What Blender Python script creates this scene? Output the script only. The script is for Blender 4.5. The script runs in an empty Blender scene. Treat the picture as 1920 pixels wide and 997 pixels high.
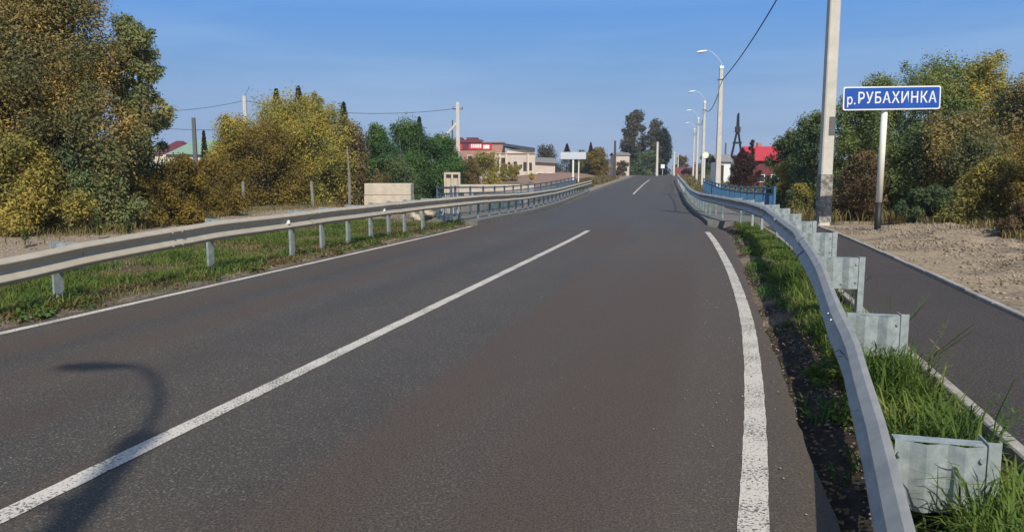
import bpy, math, random
import numpy as np
from mathutils import Vector, Matrix

S = bpy.context.scene
COL = S.collection
rad = math.radians

# ------------------------------------------------------------------ camera
CAMZ = 1.65; FPX = 1400.0; HOR = 325.0
PITCH = math.atan((498.5 - HOR) / FPX)
cd = bpy.data.cameras.new('camera'); cam = bpy.data.objects.new('camera', cd); COL.objects.link(cam)
cam.location = (0, 0, CAMZ); cam.rotation_euler = (math.pi/2 - PITCH, 0, 0)
cd.sensor_width = 36; cd.lens = 36 * FPX / 1920; cd.clip_start = 0.05; cd.clip_end = 6000
S.camera = cam
S.render.resolution_x = 1024; S.render.resolution_y = 531

# ------------------------------------------------------------------ sky and sun
SUN_EL = 42; SUN_AZ = 169      # azimuth of the sun, clockwise from +Y: behind the camera, to the right
W = bpy.data.worlds.new('World'); S.world = W; W.use_nodes = True
nt = W.node_tree; nt.nodes.clear()
out = nt.nodes.new('ShaderNodeOutputWorld'); bg = nt.nodes.new('ShaderNodeBackground')
sky = nt.nodes.new('ShaderNodeTexSky'); sky.sky_type = 'NISHITA'; sky.sun_disc = False
sky.sun_elevation = rad(SUN_EL); sky.sun_rotation = rad(SUN_AZ)
sky.air_density = 1.0; sky.dust_density = 0.35; sky.ozone_density = 3.0; sky.altitude = 200
bg.inputs['Strength'].default_value = 0.125
tc = nt.nodes.new('ShaderNodeTexCoord'); mp = nt.nodes.new('ShaderNodeMapping')
mp.inputs['Scale'].default_value = (1.2, 1.2, 9)
nz = nt.nodes.new('ShaderNodeTexNoise'); nz.inputs['Scale'].default_value = 1.3; nz.inputs['Detail'].default_value = 7
nz.inputs['Roughness'].default_value = 0.55
rp = nt.nodes.new('ShaderNodeValToRGB'); rp.color_ramp.elements[0].position = 0.5; rp.color_ramp.elements[1].position = 0.85
rp.color_ramp.elements[1].color = (0.10, 0.10, 0.10, 1)
mx = nt.nodes.new('ShaderNodeMix'); mx.data_type = 'RGBA'
mx.inputs['B'].default_value = (7.5, 8.2, 9.2, 1)
hs = nt.nodes.new('ShaderNodeHueSaturation'); hs.inputs['Saturation'].default_value = .8
L = nt.links
L.new(tc.outputs['Generated'], mp.inputs['Vector']); L.new(mp.outputs[0], nz.inputs['Vector'])
L.new(nz.outputs['Fac'], rp.inputs['Fac']); L.new(rp.outputs['Color'], mx.inputs['Factor'])
L.new(sky.outputs[0], hs.inputs['Color']); 
# the band of sky near the horizon is a hazier periwinkle than the model sky gives
sx_ = nt.nodes.new('ShaderNodeSeparateXYZ'); L.new(tc.outputs['Generated'], sx_.inputs[0])
gr = nt.nodes.new('ShaderNodeValToRGB'); ce = gr.color_ramp.elements
while len(ce) < 6: ce.new(.5)
for k_, (p_, c_) in enumerate(((0, (.330, .405, .570)), (.05, (.255, .365, .550)), (.10, (.215, .350, .570)), (.15, (.165, .325, .600)), (.20, (.125, .295, .640)), (.30, (.110, .270, .620)))):
    ce[k_].position = p_; ce[k_].color = (*c_, 1)
L.new(sx_.outputs['Z'], gr.inputs['Fac'])
vm = nt.nodes.new('ShaderNodeVectorMath'); vm.operation = 'SCALE'; vm.inputs['Scale'].default_value = 7.15; L.new(gr.outputs[0], vm.inputs[0])
mr_ = nt.nodes.new('ShaderNodeMapRange'); mr_.inputs['From Min'].default_value = .2; mr_.inputs['From Max'].default_value = .55; L.new(sx_.outputs['Z'], mr_.inputs['Value'])
m2 = nt.nodes.new('ShaderNodeMix'); m2.data_type = 'RGBA'; L.new(mr_.outputs[0], m2.inputs['Factor']); L.new(vm.outputs[0], m2.inputs['A']); L.new(hs.outputs[0], m2.inputs['B'])
L.new(m2.outputs['Result'], mx.inputs['A'])
L.new(mx.outputs['Result'], bg.inputs['Color']); L.new(bg.outputs[0], out.inputs['Surface'])

sd = bpy.data.lights.new('sun', 'SUN'); sd.energy = 3.6; sd.angle = rad(0.5); sd.color = (1.0, 0.93, 0.82)
sun = bpy.data.objects.new('sun', sd); COL.objects.link(sun)
sv = Vector((math.sin(rad(SUN_AZ))*math.cos(rad(SUN_EL)), math.cos(rad(SUN_AZ))*math.cos(rad(SUN_EL)), math.sin(rad(SUN_EL))))
sun.rotation_euler = sv.to_track_quat('Z', 'Y').to_euler(); sun.location = sv * 50

vs = S.view_settings
vs.view_transform = 'Standard'; vs.look = 'None'; vs.gamma = 1; vs.use_curve_mapping = False
vs.exposure = 0.38
S.render.engine = 'CYCLES'

# ------------------------------------------------------------------ helpers: numbers
def smooth_table(pts, lo, hi, step, win):
    g = np.arange(lo - win*3, hi + win*3, step)
    xs = [p[0] for p in pts]; ys = [p[1] for p in pts]
    v = np.interp(g, xs, ys)
    s0 = (ys[1]-ys[0])/(xs[1]-xs[0]); v = np.where(g < xs[0], ys[0] + s0*(g-xs[0]), v)
    s1 = (ys[-1]-ys[-2])/(xs[-1]-xs[-2]); v = np.where(g > xs[-1], ys[-1] + s1*(g-xs[-1]), v)
    k = np.arange(-int(win*2/step), int(win*2/step)+1)*step
    w = np.exp(-(k/win)**2); w /= w.sum()
    v = np.convolve(np.pad(v, len(k)//2, mode='reflect', reflect_type='odd'), w, 'valid')
    return g, v
CG, CV = smooth_table([(-30, -11.2), (3.6, -2.5), (21.6, 2.2), (31, 4.05), (43, 6.35), (62, 10.2), (88, 15.5), (140, 26.6), (200, 41), (400, 90)], -30, 400, 0.25, 4.0)
PG, PV = smooth_table([(-60, 0), (25, 0), (34, -.18), (46, -.18), (63, .12), (88, .45), (140, 1.15), (180, 1.32), (260, 1.1), (900, .6), (4000, 0)], -60, 3000, 0.5, 3.0)
def CX(y): return np.interp(y, CG, CV)
def PZ(y): return np.interp(y, PG, PV)
def TH(y): return np.arctan((CX(y+.5) - CX(y-.5)))
def R(y, off):
    """road frame: station y, lateral offset (right positive) -> world x, y"""
    th = TH(y)
    return CX(y) + off*np.cos(th), y - off*np.sin(th)
def R3(y, off, z=0.0):
    a, b = R(y, off); return Vector((float(a), float(b), float(PZ(b)) + z))
def OFF(x, y):
    """lateral offset of world points"""
    th = TH(y); o = (x - CX(y))*np.cos(th)
    y2 = y + o*np.sin(th); return (x - CX(y2))/np.cos(TH(y2))
def at(px, py, Y):
    """point seen at a pixel of the photograph at the distance Y: used once to survey positions"""
    u = (px - 960)/FPX; v = (498.5 - py)/FPX
    c, s = math.cos(PITCH), math.sin(PITCH)
    d = Vector((u, c + v*s, -s + v*c)); t = Y/d.y
    return Vector((d.x*t, Y, CAMZ + d.z*t))

_r = np.random.RandomState(5); _T = _r.rand(256, 256)
def vnoise(x, y, s):
    x = np.asarray(x)/s; y = np.asarray(y)/s
    xi = np.floor(x).astype(int); yi = np.floor(y).astype(int); fx = x-xi; fy = y-yi
    fx = fx*fx*(3-2*fx); fy = fy*fy*(3-2*fy)
    a = _T[xi % 256, yi % 256]; b = _T[(xi+1) % 256, yi % 256]; c = _T[xi % 256, (yi+1) % 256]; d = _T[(xi+1) % 256, (yi+1) % 256]
    return (a*(1-fx)+b*fx)*(1-fy)+(c*(1-fx)+d*fx)*fy - .5
def sstep(a, b, x):
    t = np.clip((x-a)/(b-a), 0, 1); return t*t*(3-2*t)

RIVER = [(60, 22), (30, 27), (16, 33), (4.9, 38), (-3, 44), (-12, 56), (-30, 66), (-60, 70)]
def dist_poly(x, y, pts):
    d = np.full(np.shape(x), 1e9)
    for (ax, ay), (bx, by) in zip(pts[:-1], pts[1:]):
        vx, vy = bx-ax, by-ay
        t = np.clip(((x-ax)*vx+(y-ay)*vy)/(vx*vx+vy*vy), 0, 1)
        d = np.minimum(d, np.hypot(x-ax-t*vx, y-ay-t*vy))
    return d
def terrain(x, y):
    x = np.asarray(x, float); y = np.asarray(y, float)
    o = OFF(x, y); z = PZ(y).copy() if hasattr(PZ(y), 'copy') else PZ(y)
    near = np.abs(y) < 300
    rough = .05*vnoise(x, y, 1.3) + .03*vnoise(x+9, y, .4) + .015*vnoise(x, y+7, .15)
    away = np.maximum(sstep(7.4, 9, o), sstep(6, 8, -o))
    shoulder = np.where((o > 4.3) & (o < 5.1), 1, 0) + np.where((o < -4) & (o > -6.5), 1, 0)
    z = z + rough*(away*1.0 + .45*np.clip(shoulder, 0, 1)*(1-away))
    z = z + .25*vnoise(x, y, 9)*sstep(10, 20, np.abs(o))
    # left: ground behind the rail sits a little lower
    z = z - .10*sstep(4.2, 6.0, -o) 
    # gravel mound along the right side of the path
    m = np.exp(-((o-9.6)/1.7)**2)*sstep(1, 6, y)*(1-sstep(20, 24, y))
    z = z + m*(.30 + .28*vnoise(x, y, 1.6) + .12*vnoise(x, y, .35))*(o > 6.95)
    # dirt bank on the far left side of the road
    z = z + 1.0*np.exp(-((o+14)/5.5)**2)*sstep(60, 75, y)*(1-sstep(120, 150, y))
    # under the roads
    under = (np.abs(o) < 4.12) | ((o > 5.12) & (o < 6.86))
    z = np.where(under, z-.06, z)
    # river bed
    d = dist_poly(x, y, RIVER); w = (1-sstep(2.2, 6.5, d))
    z = z - 2.3*w*(np.abs(y) < 120)
    return z
def tz(x, y): return float(terrain(np.array([x]), np.array([y]))[0])

# ------------------------------------------------------------------ helpers: objects
def tag(o, label=None, cat=None, group=None, kind=None):
    if label: o['label'] = label
    if cat: o['category'] = cat
    if group: o['group'] = group
    if kind: o['kind'] = kind
    return o
def empty(name, loc=(0, 0, 0), rz=0):
    o = bpy.data.objects.new(name, None); COL.objects.link(o); o.location = loc; o.rotation_euler.z = rz
    o.empty_display_size = .2
    return o
class MB:
    def __init__(s): s.v = []; s.f = []
    def add(s, vs, fs):
        n = len(s.v); s.v += [tuple(v) for v in vs]; s.f += [tuple(i+n for i in f) for f in fs]; return s
    def box(s, x0, x1, y0, y1, z0, z1, M=None):
        p = [Vector((x, y, z)) for z in (z0, z1) for y in (y0, y1) for x in (x0, x1)]
        if M is not None: p = [M @ q for q in p]
        return s.add(p, [(0, 2, 3, 1), (4, 5, 7, 6), (0, 1, 5, 4), (2, 6, 7, 3), (0, 4, 6, 2), (1, 3, 7, 5)])
    def tube(s, path, r, n=8, cap=True, sq=False):
        path = [Vector(p) for p in path]; rs = r if isinstance(r, (list, tuple)) else [r]*len(path)
        rings = []
        for i, p in enumerate(path):
            t = (path[min(i+1, len(path)-1)] - path[max(i-1, 0)]).normalized()
            a = Vector((0, 0, 1)) if abs(t.z) < .9 else Vector((1, 0, 0))
            u = t.cross(a).normalized(); w = u.cross(t)
            rings.append([p + (u*math.cos(2*math.pi*k/n + (math.pi/4 if sq else 0)) + w*math.sin(2*math.pi*k/n + (math.pi/4 if sq else 0)))*rs[i] for k in range(n)])
        vs = [q for g in rings for q in g]; fs = []
        for i in range(len(path)-1):
            for k in range(n):
                a = i*n+k; b = i*n+(k+1) % n; fs.append((a, b, b+n, a+n))
        if cap: fs.append(tuple(range(n-1, -1, -1))); fs.append(tuple((len(path)-1)*n+k for k in range(n)))
        return s.add(vs, fs)
    def sweep(s, path, prof, side, cap=True):
        """prof: closed loop of (lateral, up); side: list of lateral unit vectors"""
        n = len(prof); vs = []
        for p, sd in zip(path, side):
            for a, b in prof: vs.append(Vector(p) + sd*a + Vector((0, 0, b)))
        fs = []
        for i in range(len(path)-1):
            for k in range(n):
                a = i*n+k; b = i*n+(k+1) % n; fs.append((a, a+n, b+n, b))
        if cap and len(path) > 1: fs.append(tuple(range(n))); fs.append(tuple((len(path)-1)*n+k for k in range(n-1, -1, -1)))
        return s.add(vs, fs)
    def build(s, name, mat, parent=None, smooth=False, bevel=0):
        me = bpy.data.meshes.new(name); me.from_pydata(s.v, [], s.f); me.update()
        import bmesh
        bm = bmesh.new(); bm.from_mesh(me); bmesh.ops.recalc_face_normals(bm, faces=bm.faces)
        if bevel: bmesh.ops.bevel(bm, geom=list(bm.edges), offset=bevel, segments=1, affect='EDGES', clamp_overlap=True)
        bm.to_mesh(me); bm.free()
        if smooth:
            me.polygons.foreach_set('use_smooth', [True]*len(me.polygons))
        me.materials.append(mat)
        o = bpy.data.objects.new(name, me); COL.objects.link(o)
        if parent is not None: o.parent = parent
        return o
def quads(name, V, mat, parent=None, F=None, smooth=False):
    """numpy verts (n,3); faces as quads of 4 consecutive verts unless F given"""
    me = bpy.data.meshes.new(name); n = len(V)
    me.vertices.add(n); me.vertices.foreach_set('co', np.asarray(V, np.float32).ravel())
    if F is None: F = np.arange(n).reshape(-1, 4)
    k = F.shape[1]
    me.loops.add(F.size); me.loops.foreach_set('vertex_index', F.astype(np.int32).ravel())
    me.polygons.add(len(F)); me.polygons.foreach_set('loop_start', np.arange(0, F.size, k, dtype=np.int32))
    try: me.polygons.foreach_set('loop_total', np.full(len(F), k, dtype=np.int32))
    except Exception: pass
    if smooth: me.polygons.foreach_set('use_smooth', np.ones(len(F), bool))
    me.update(calc_edges=True); me.validate()
    me.materials.append(mat)
    o = bpy.data.objects.new(name, me); COL.objects.link(o)
    if parent is not None: o.parent = parent
    return o

# ------------------------------------------------------------------ helpers: materials
def mat(name, col, rough=.7, var=.15, scale=8, bump=.0, bscale=60, metal=0, col2=None, spec=.5, detail=6, c2range=(.45, .65)):
    m = bpy.data.materials.new(name); m.use_nodes = True; t = m.node_tree; N = t.nodes; b = N['Principled BSDF']
    b.inputs['Roughness'].default_value = rough; b.inputs['Metallic'].default_value = metal
    b.inputs['Specular IOR Level'].default_value = spec
    tc = N.new('ShaderNodeTexCoord'); nz = N.new('ShaderNodeTexNoise'); nz.inputs['Scale'].default_value = scale
    nz.inputs['Detail'].default_value = detail; nz.inputs['Roughness'].default_value = .65
    t.links.new(tc.outputs['Object'], nz.inputs['Vector'])
    r = N.new('ShaderNodeValToRGB'); e = r.color_ramp.elements
    c2 = col2 if col2 else tuple(c*(1+var) for c in col); c1 = col if col2 else tuple(c*(1-var) for c in col)
    e[0].position, e[1].position = c2range if col2 else (.3, .7)
    e[0].color = (*c1, 1); e[1].color = (*c2, 1)
    t.links.new(nz.outputs['Fac'], r.inputs['Fac']); t.links.new(r.outputs[0], b.inputs['Base Color'])
    if bump:
        n2 = N.new('ShaderNodeTexNoise'); n2.inputs['Scale'].default_value = bscale; n2.inputs['Detail'].default_value = 5
        t.links.new(tc.outputs['Object'], n2.inputs['Vector'])
        bp = N.new('ShaderNodeBump'); bp.inputs['Strength'].default_value = bump; bp.inputs['Distance'].default_value = .02
        t.links.new(n2.outputs['Fac'], bp.inputs['Height']); t.links.new(bp.outputs[0], b.inputs['Normal'])
    return m
def leafmat(name, stops, clump=1.2, trans=.38):
    m = bpy.data.materials.new(name); m.use_nodes = True; t = m.node_tree; N = t.nodes; b = N['Principled BSDF']
    b.inputs['Roughness'].default_value = .75; b.inputs['Specular IOR Level'].default_value = .3
    g = N.new('ShaderNodeNewGeometry'); tc = N.new('ShaderNodeTexCoord')
    nz = N.new('ShaderNodeTexNoise'); nz.inputs['Scale'].default_value = clump; nz.inputs['Detail'].default_value = 3
    t.links.new(tc.outputs['Object'], nz.inputs['Vector'])
    a = N.new('ShaderNodeMath'); a.operation = 'MULTIPLY_ADD'; a.inputs[1].default_value = .34
    sb = N.new('ShaderNodeMath'); sb.operation = 'MULTIPLY_ADD'; sb.inputs[1].default_value = 2.0; sb.inputs[2].default_value = -.67
    t.links.new(nz.outputs['Fac'], sb.inputs[0]); t.links.new(g.outputs['Random Per Island'], a.inputs[0]); t.links.new(sb.outputs[0], a.inputs[2])
    r = N.new('ShaderNodeValToRGB'); cr = r.color_ramp
    while len(cr.elements) < len(stops): cr.elements.new(.5)
    for i, c in enumerate(stops):
        cr.elements[i].position = i/(len(stops)-1); cr.elements[i].color = (*c, 1)
    t.links.new(a.outputs[0], r.inputs['Fac']); t.links.new(r.outputs[0], b.inputs['Base Color'])
    tr = N.new('ShaderNodeBsdfTranslucent'); t.links.new(r.outputs[0], tr.inputs['Color'])
    ms = N.new('ShaderNodeMixShader'); ms.inputs[0].default_value = trans
    t.links.new(b.outputs[0], ms.inputs[1]); t.links.new(tr.outputs[0], ms.inputs[2])
    t.links.new(ms.outputs[0], N['Material Output'].inputs['Surface'])
    return m

M = {}
M['galv'] = mat('galvanised_steel', (.27, .27, .245), .55, .18, 5, metal=.25, bump=.05, bscale=40, col2=(.38, .375, .34), c2range=(.35, .7))
M['galv_sunlit'] = mat('sunlit_galvanised_steel', (.36, .32, .245), .65, .18, 5, metal=.1, bump=.05, bscale=40, col2=(.44, .39, .30), c2range=(.35, .7))  # left beams: the sun's warm beige is put into the steel colour
M['galv_post'] = mat('galvanised_post', (.24, .28, .27), .55, .2, 14, metal=.3, col2=(.42, .46, .44), c2range=(.35, .7))
M['blue_dark'] = mat('weathered_blue_paint', (.035, .07, .11), .5, .3, 6, col2=(.09, .14, .18), c2range=(.4, .7))
M['blue'] = mat('blue_paint', (.03, .11, .22), .5, .25, 6, col2=(.065, .18, .30), c2range=(.4, .7))
M['blue_grey'] = mat('blue_grey_paint', (.12, .18, .19), .5, .25, 6, col2=(.24, .31, .31))
M['concrete'] = mat('pole_concrete', (.46, .43, .36), .85, .12, 3, bump=.2, bscale=50, col2=(.60, .56, .47), c2range=(.3, .7))
M['concrete_far'] = mat('pale_concrete', (.50, .48, .43), .85, .1, 3)
M['kerb'] = mat('kerb_concrete', (.24, .22, .19), .9, .2, 5, bump=.3, col2=(.42, .39, .34), c2range=(.35, .7))
M['slab'] = mat('slab_concrete', (.42, .36, .27), .9, .1, 3, bump=.2, col2=(.55, .48, .37), c2range=(.3, .7))
M['whitepost'] = mat('white_post_paint', (.82, .77, .65), .5, .06, 4)
M['black'] = mat('black_paint', (.012, .012, .012), .6, .2, 6)
M['white'] = mat('white_paint', (.75, .75, .72), .5, .05, 6)
M['signblue'] = mat('sign_blue', (.010, .070, .33), .4, .06, 3, col2=(.016, .085, .38))
M['signback'] = mat('sign_metal', (.5, .52, .55), .4, .05, 5)
M['metal_dark'] = mat('dark_metal', (.10, .10, .10), .6, .2, 9)
M['wire'] = mat('cable_rubber', (.05, .055, .07), .7, .1, 9)
M['poster'] = mat('peeling_bills', (.13, .12, .10), .9, .3, 9, col2=(.40, .37, .32), c2range=(.42, .66))
M['notice'] = mat('grey_sheet', (.11, .11, .10), .7, .15, 9)
M['oldpost'] = mat('old_grey_post', (.14, .13, .11), .9, .2, 5, col2=(.27, .25, .21), c2range=(.35, .7))
M['walk'] = mat('walkway_concrete', (.11, .105, .095), .9, .2, 4, bump=.3, col2=(.18, .17, .15), c2range=(.35, .7))
M['bark'] = mat('bark', (.05, .04, .03), .95, .3, 12, bump=.5, col2=(.12, .10, .08))
M['bark_pale'] = mat('pale_bark', (.16, .14, .12), .95, .3, 12, bump=.5, col2=(.28, .25, .22))
M['reflector'] = mat('reflector_white', (.85, .82, .75), .3, .03, 5)

M['willow'] = leafmat('willow_leaves', [(0.096, 0.119, 0.056), (0.171, 0.171, 0.066), (0.356, 0.265, 0.085), (0.649, 0.434, 0.098)], .55)
M['willow_green'] = leafmat('green_willow_leaves', [(0.096, 0.142, 0.073), (0.171, 0.220, 0.085), (0.278, 0.278, 0.104), (0.495, 0.404, 0.119)], .6)
M['ochre'] = leafmat('ochre_leaves', [(0.085, 0.064, 0.020), (0.170, 0.128, 0.027), (0.255, 0.183, 0.033), (0.368, 0.256, 0.039)], .8)
M['olive'] = leafmat('olive_leaves', [(0.105, 0.123, 0.047), (0.240, 0.224, 0.059), (0.387, 0.314, 0.071), (0.564, 0.417, 0.080)], .6)
M['yellowgreen'] = leafmat('yellow_green_leaves', [(0.131, 0.154, 0.044), (0.284, 0.270, 0.059), (0.438, 0.360, 0.072), (0.565, 0.411, 0.085)], .7)
M['green'] = leafmat('green_leaves', [(0.027, 0.069, 0.031), (0.057, 0.125, 0.040), (0.103, 0.195, 0.048), (0.170, 0.240, 0.062)], .7)
M['dgreen'] = leafmat('dark_green_leaves', [(0.048, 0.077, 0.044), (0.086, 0.131, 0.057), (0.146, 0.192, 0.069), (0.286, 0.271, 0.082)], .5)
M['midgreen'] = leafmat('mid_green_leaves', [(0.082, 0.112, 0.049), (0.146, 0.199, 0.063), (0.238, 0.271, 0.074), (0.445, 0.365, 0.092)], .45)
M['brown'] = leafmat('brown_leaves', [(0.088, 0.061, 0.037), (0.150, 0.105, 0.050), (0.211, 0.150, 0.059), (0.281, 0.194, 0.076)], .8)
M['redbrown'] = leafmat('red_brown_leaves', [(.03, .014, .012), (.055, .026, .018), (.075, .035, .022), (.10, .05, .03)], .8)
M['spruce'] = leafmat('spruce_needles', [(.012, .022, .014), (.02, .032, .018), (.03, .045, .022)], 1, .1)
M['greyleaf'] = leafmat('grey_green_leaves', [(0.054, 0.061, 0.041), (0.095, 0.095, 0.061), (0.135, 0.128, 0.081), (0.189, 0.162, 0.108)], .5)
M['grass'] = leafmat('lush_grass', [(0.040, 0.075, 0.014), (0.075, 0.132, 0.021), (0.138, 0.196, 0.032), (0.276, 0.253, 0.081)], 1.6, .35)
M['drygrass'] = leafmat('dry_grass', [(0.068, 0.081, 0.024), (0.135, 0.121, 0.041), (0.230, 0.176, 0.068), (0.324, 0.243, 0.121)], 1.4, .3)
M['weed'] = leafmat('weed_leaves', [(0.039, 0.091, 0.018), (0.078, 0.156, 0.026), (0.130, 0.208, 0.039)], 2, .3)
M['litter'] = leafmat('gravel_stones', [(.11, .08, .05), (.21, .165, .11), (.30, .24, .165), (.40, .33, .24)], 2, 0)

# asphalt: carriageway
def asphalt(name, base, warm, attr=True):
    m = bpy.data.materials.new(name); m.use_nodes = True; t = m.node_tree; N = t.nodes; K = t.links; b = N['Principled BSDF']
    tc = N.new('ShaderNodeTexCoord')
    def noise(s, d=4, r=.6):
        n = N.new('ShaderNodeTexNoise'); n.inputs['Scale'].default_value = s; n.inputs['Detail'].default_value = d; n.inputs['Roughness'].default_value = r
        K.new(tc.outputs['Object'], n.inputs['Vector']); return n
    def ramp(src, p0, p1, c0, c1):
        r = N.new('ShaderNodeValToRGB'); e = r.color_ramp.elements; e[0].position = p0; e[1].position = p1
        e[0].color = (*c0, 1); e[1].color = (*c1, 1); K.new(src, r.inputs['Fac']); return r.outputs[0]
    def mixc(f, a, bb, mode='MIX'):
        x = N.new('ShaderNodeMix'); x.data_type = 'RGBA'; x.blend_type = mode
        for s, v in (('Factor', f), ('A', a), ('B', bb)):
            if isinstance(v, (int, float)): x.inputs[s].default_value = v
            elif isinstance(v, tuple): x.inputs[s].default_value = (*v, 1)
            else: K.new(v, x.inputs[s])
        return x.outputs['Result']
    big = noise(.35, 3); mid = noise(2.5, 5); grain = noise(75, 4, .85); speck = noise(60, 2, .5)
    c = ramp(big.outputs['Fac'], .35, .65, base, warm)
    c = mixc(.5, c, ramp(mid.outputs['Fac'], .3, .7, (.42, .42, .42), (.6, .6, .6)), 'OVERLAY')
    c = mixc(.85, c, ramp(grain.outputs['Fac'], .40, .60, (.12, .12, .12), (.9, .9, .9)), 'OVERLAY')
    c = mixc(ramp(speck.outputs['Fac'], .60, .66, (0, 0, 0), (.85, .85, .85)), c, (.20, .165, .125))
    if attr:
        a = N.new('ShaderNodeAttribute'); a.attribute_name = 'wear'
        sp = N.new('ShaderNodeSeparateColor'); K.new(a.outputs['Color'], sp.inputs[0])
        c = mixc(sp.outputs[0], c, (.016, .017, .022))            # sealed streaks
        c = mixc(sp.outputs[1], c, (.115, .09, .062))             # dust and sand
        c = mixc(a.outputs['Alpha'], c, (.062, .061, .060))          # greyer paving on the bridge
        c = mixc(sp.outputs[2], c, mixc(1, (.074, .052, .036), ramp(grain.outputs['Fac'], .40, .60, (.45, .45, .45), (1.5, 1.5, 1.5)), 'MULTIPLY'))            # brown aggregate bands
    K.new(c, b.inputs['Base Color']); b.inputs['Roughness'].default_value = .72; b.inputs['Specular IOR Level'].default_value = .4
    bp = N.new('ShaderNodeBump'); bp.inputs['Strength'].default_value = .55; bp.inputs['Distance'].default_value = .006
    K.new(grain.outputs['Fac'], bp.inputs['Height']); K.new(bp.outputs[0], b.inputs['Normal'])
    return m
M['asphalt'] = asphalt('road_asphalt', (.053, .049, .040), (.064, .052, .040))
M['path'] = asphalt('path_asphalt', (.036, .029, .022), (.046, .036, .027), False)
def paint():
    m = bpy.data.materials.new('worn_road_paint'); m.use_nodes = True; t = m.node_tree; N = t.nodes; K = t.links; b = N['Principled BSDF']
    tc = N.new('ShaderNodeTexCoord')
    n = N.new('ShaderNodeTexNoise'); n.inputs['Scale'].default_value = 55; n.inputs['Detail'].default_value = 3; n.inputs['Roughness'].default_value = .7
    n2 = N.new('ShaderNodeTexNoise'); n2.inputs['Scale'].default_value = 2.5; n2.inputs['Detail'].default_value = 5
    K.new(tc.outputs['Object'], n.inputs['Vector']); K.new(tc.outputs['Object'], n2.inputs['Vector'])
    ad = N.new('ShaderNodeMath'); ad.operation = 'MULTIPLY_ADD'; ad.inputs[1].default_value = .35
    K.new(n2.outputs['Fac'], ad.inputs[0]); K.new(n.outputs['Fac'], ad.inputs[2])
    r = N.new('ShaderNodeValToRGB'); e = r.color_ramp.elements; e[0].position = .55; e[1].position = .66
    e[0].color = (.07, .065, .06, 1); e[1].color = (.54, .50, .43, 1)
    K.new(ad.outputs[0], r.inputs['Fac']); K.new(r.outputs[0], b.inputs['Base Color']); b.inputs['Roughness'].default_value = .7
    return m
M['paint'] = paint()
def groundmat():
    m = bpy.data.materials.new('ground_soil'); m.use_nodes = True; t = m.node_tree; N = t.nodes; K = t.links; b = N['Principled BSDF']
    tc = N.new('ShaderNodeTexCoord'); a = N.new('ShaderNodeAttribute'); a.attribute_name = 'soil'
    n = N.new('ShaderNodeTexNoise'); n.inputs['Scale'].default_value = 14; n.inputs['Detail'].default_value = 8; n.inputs['Roughness'].default_value = .75
    v = N.new('ShaderNodeTexVoronoi'); v.inputs['Scale'].default_value = 16
    K.new(tc.outputs['Object'], n.inputs['Vector']); K.new(tc.outputs['Object'], v.inputs['Vector'])
    r = N.new('ShaderNodeValToRGB'); e = r.color_ramp.elements; e[0].position = .3; e[1].position = .7
    e[0].color = (.18, .18, .18, 1); e[1].color = (.85, .85, .85, 1); K.new(n.outputs['Fac'], r.inputs['Fac'])
    x = N.new('ShaderNodeMix'); x.data_type = 'RGBA'; x.blend_type = 'OVERLAY'; x.inputs['Factor'].default_value = .8
    K.new(a.outputs['Color'], x.inputs['A']); K.new(r.outputs[0], x.inputs['B'])
    y = N.new('ShaderNodeMix'); y.data_type = 'RGBA'; y.blend_type = 'OVERLAY'; y.inputs['Factor'].default_value = .35
    K.new(x.outputs['Result'], y.inputs['A']); K.new(v.outputs['Distance'], y.inputs['B'])
    hsv = N.new('ShaderNodeHueSaturation'); hsv.inputs['Saturation'].default_value = .9; K.new(y.outputs['Result'], hsv.inputs['Color'])
    K.new(hsv.outputs[0], b.inputs['Base Color']); b.inputs['Roughness'].default_value = .95; b.inputs['Specular IOR Level'].default_value = .2
    bp = N.new('ShaderNodeBump'); bp.inputs['Strength'].default_value = .7; bp.inputs['Distance'].default_value = .04
    K.new(n.outputs['Fac'], bp.inputs['Height']); K.new(bp.outputs[0], b.inputs['Normal'])
    return m
M['ground'] = groundmat()

# ------------------------------------------------------------------ the ground
def axis(pieces):
    g = []
    for a, b, st in pieces: g += list(np.arange(a, b, st))
    return np.array(g + [pieces[-1][1]])
gx = axis([(-1800, -300, 150), (-300, -60, 12), (-60, -18, 1.0), (-18, -4, .28), (-4, 1, .5), (1, 15, .14), (15, 30, .5), (30, 80, 2), (80, 300, 14), (300, 1800, 150)])
gy = axis([(-200, -12, 8), (-12, 1, .8), (1, 24, .14), (24, 60, .4), (60, 130, 1.2), (130, 300, 6), (300, 3500, 160)])
XX, YY = np.meshgrid(gx, gy); ZZ = terrain(XX, YY)
V = np.stack([XX, YY, ZZ], -1).reshape(-1, 3); nx = len(gx); ny = len(gy)
i = np.arange((ny-1)*(nx-1)); r_ = i//(nx-1); c_ = i % (nx-1); a_ = r_*nx+c_
F = np.stack([a_, a_+1, a_+nx+1, a_+nx], 1)
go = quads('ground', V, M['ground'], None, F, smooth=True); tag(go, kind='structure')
x, y = V[:, 0], V[:, 1]; o = OFF(x, y)
def blend(c, k, w): return c*(1-w[:, None]) + np.array(k)[None]*w[:, None]
n1 = vnoise(x, y, 2.2); n2 = vnoise(x+31, y, .7)
c = np.tile(np.array([[.10, .085, .04]]), (len(V), 1))                     # dry grassland
c = blend(c, (.08, .085, .025), sstep(-.1, .2, vnoise(x, y, 14)))
gl = sstep(8.6, 10.2, -o+1.2*n1)*(1-sstep(17, 21, -o + 5*n1))*(y < 90)
c = blend(c, (.27, .205, .14), gl*(y < 60))                                 # gravel yard, left
sl = ((o < -3.9) & (o > -8.8)) * (y < 26)
c = blend(c, (.10, .075, .045), sl*1.0); c = blend(c, (.075, .085, .03), sl*sstep(-.05, .2, n1))
c = blend(c, (.17, .14, .11), 1.0*((o < -3.7) & (o > -4.25))*(y < 70))
sr = ((o > 3.9) & (o < 5.2)) * 1.0
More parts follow.
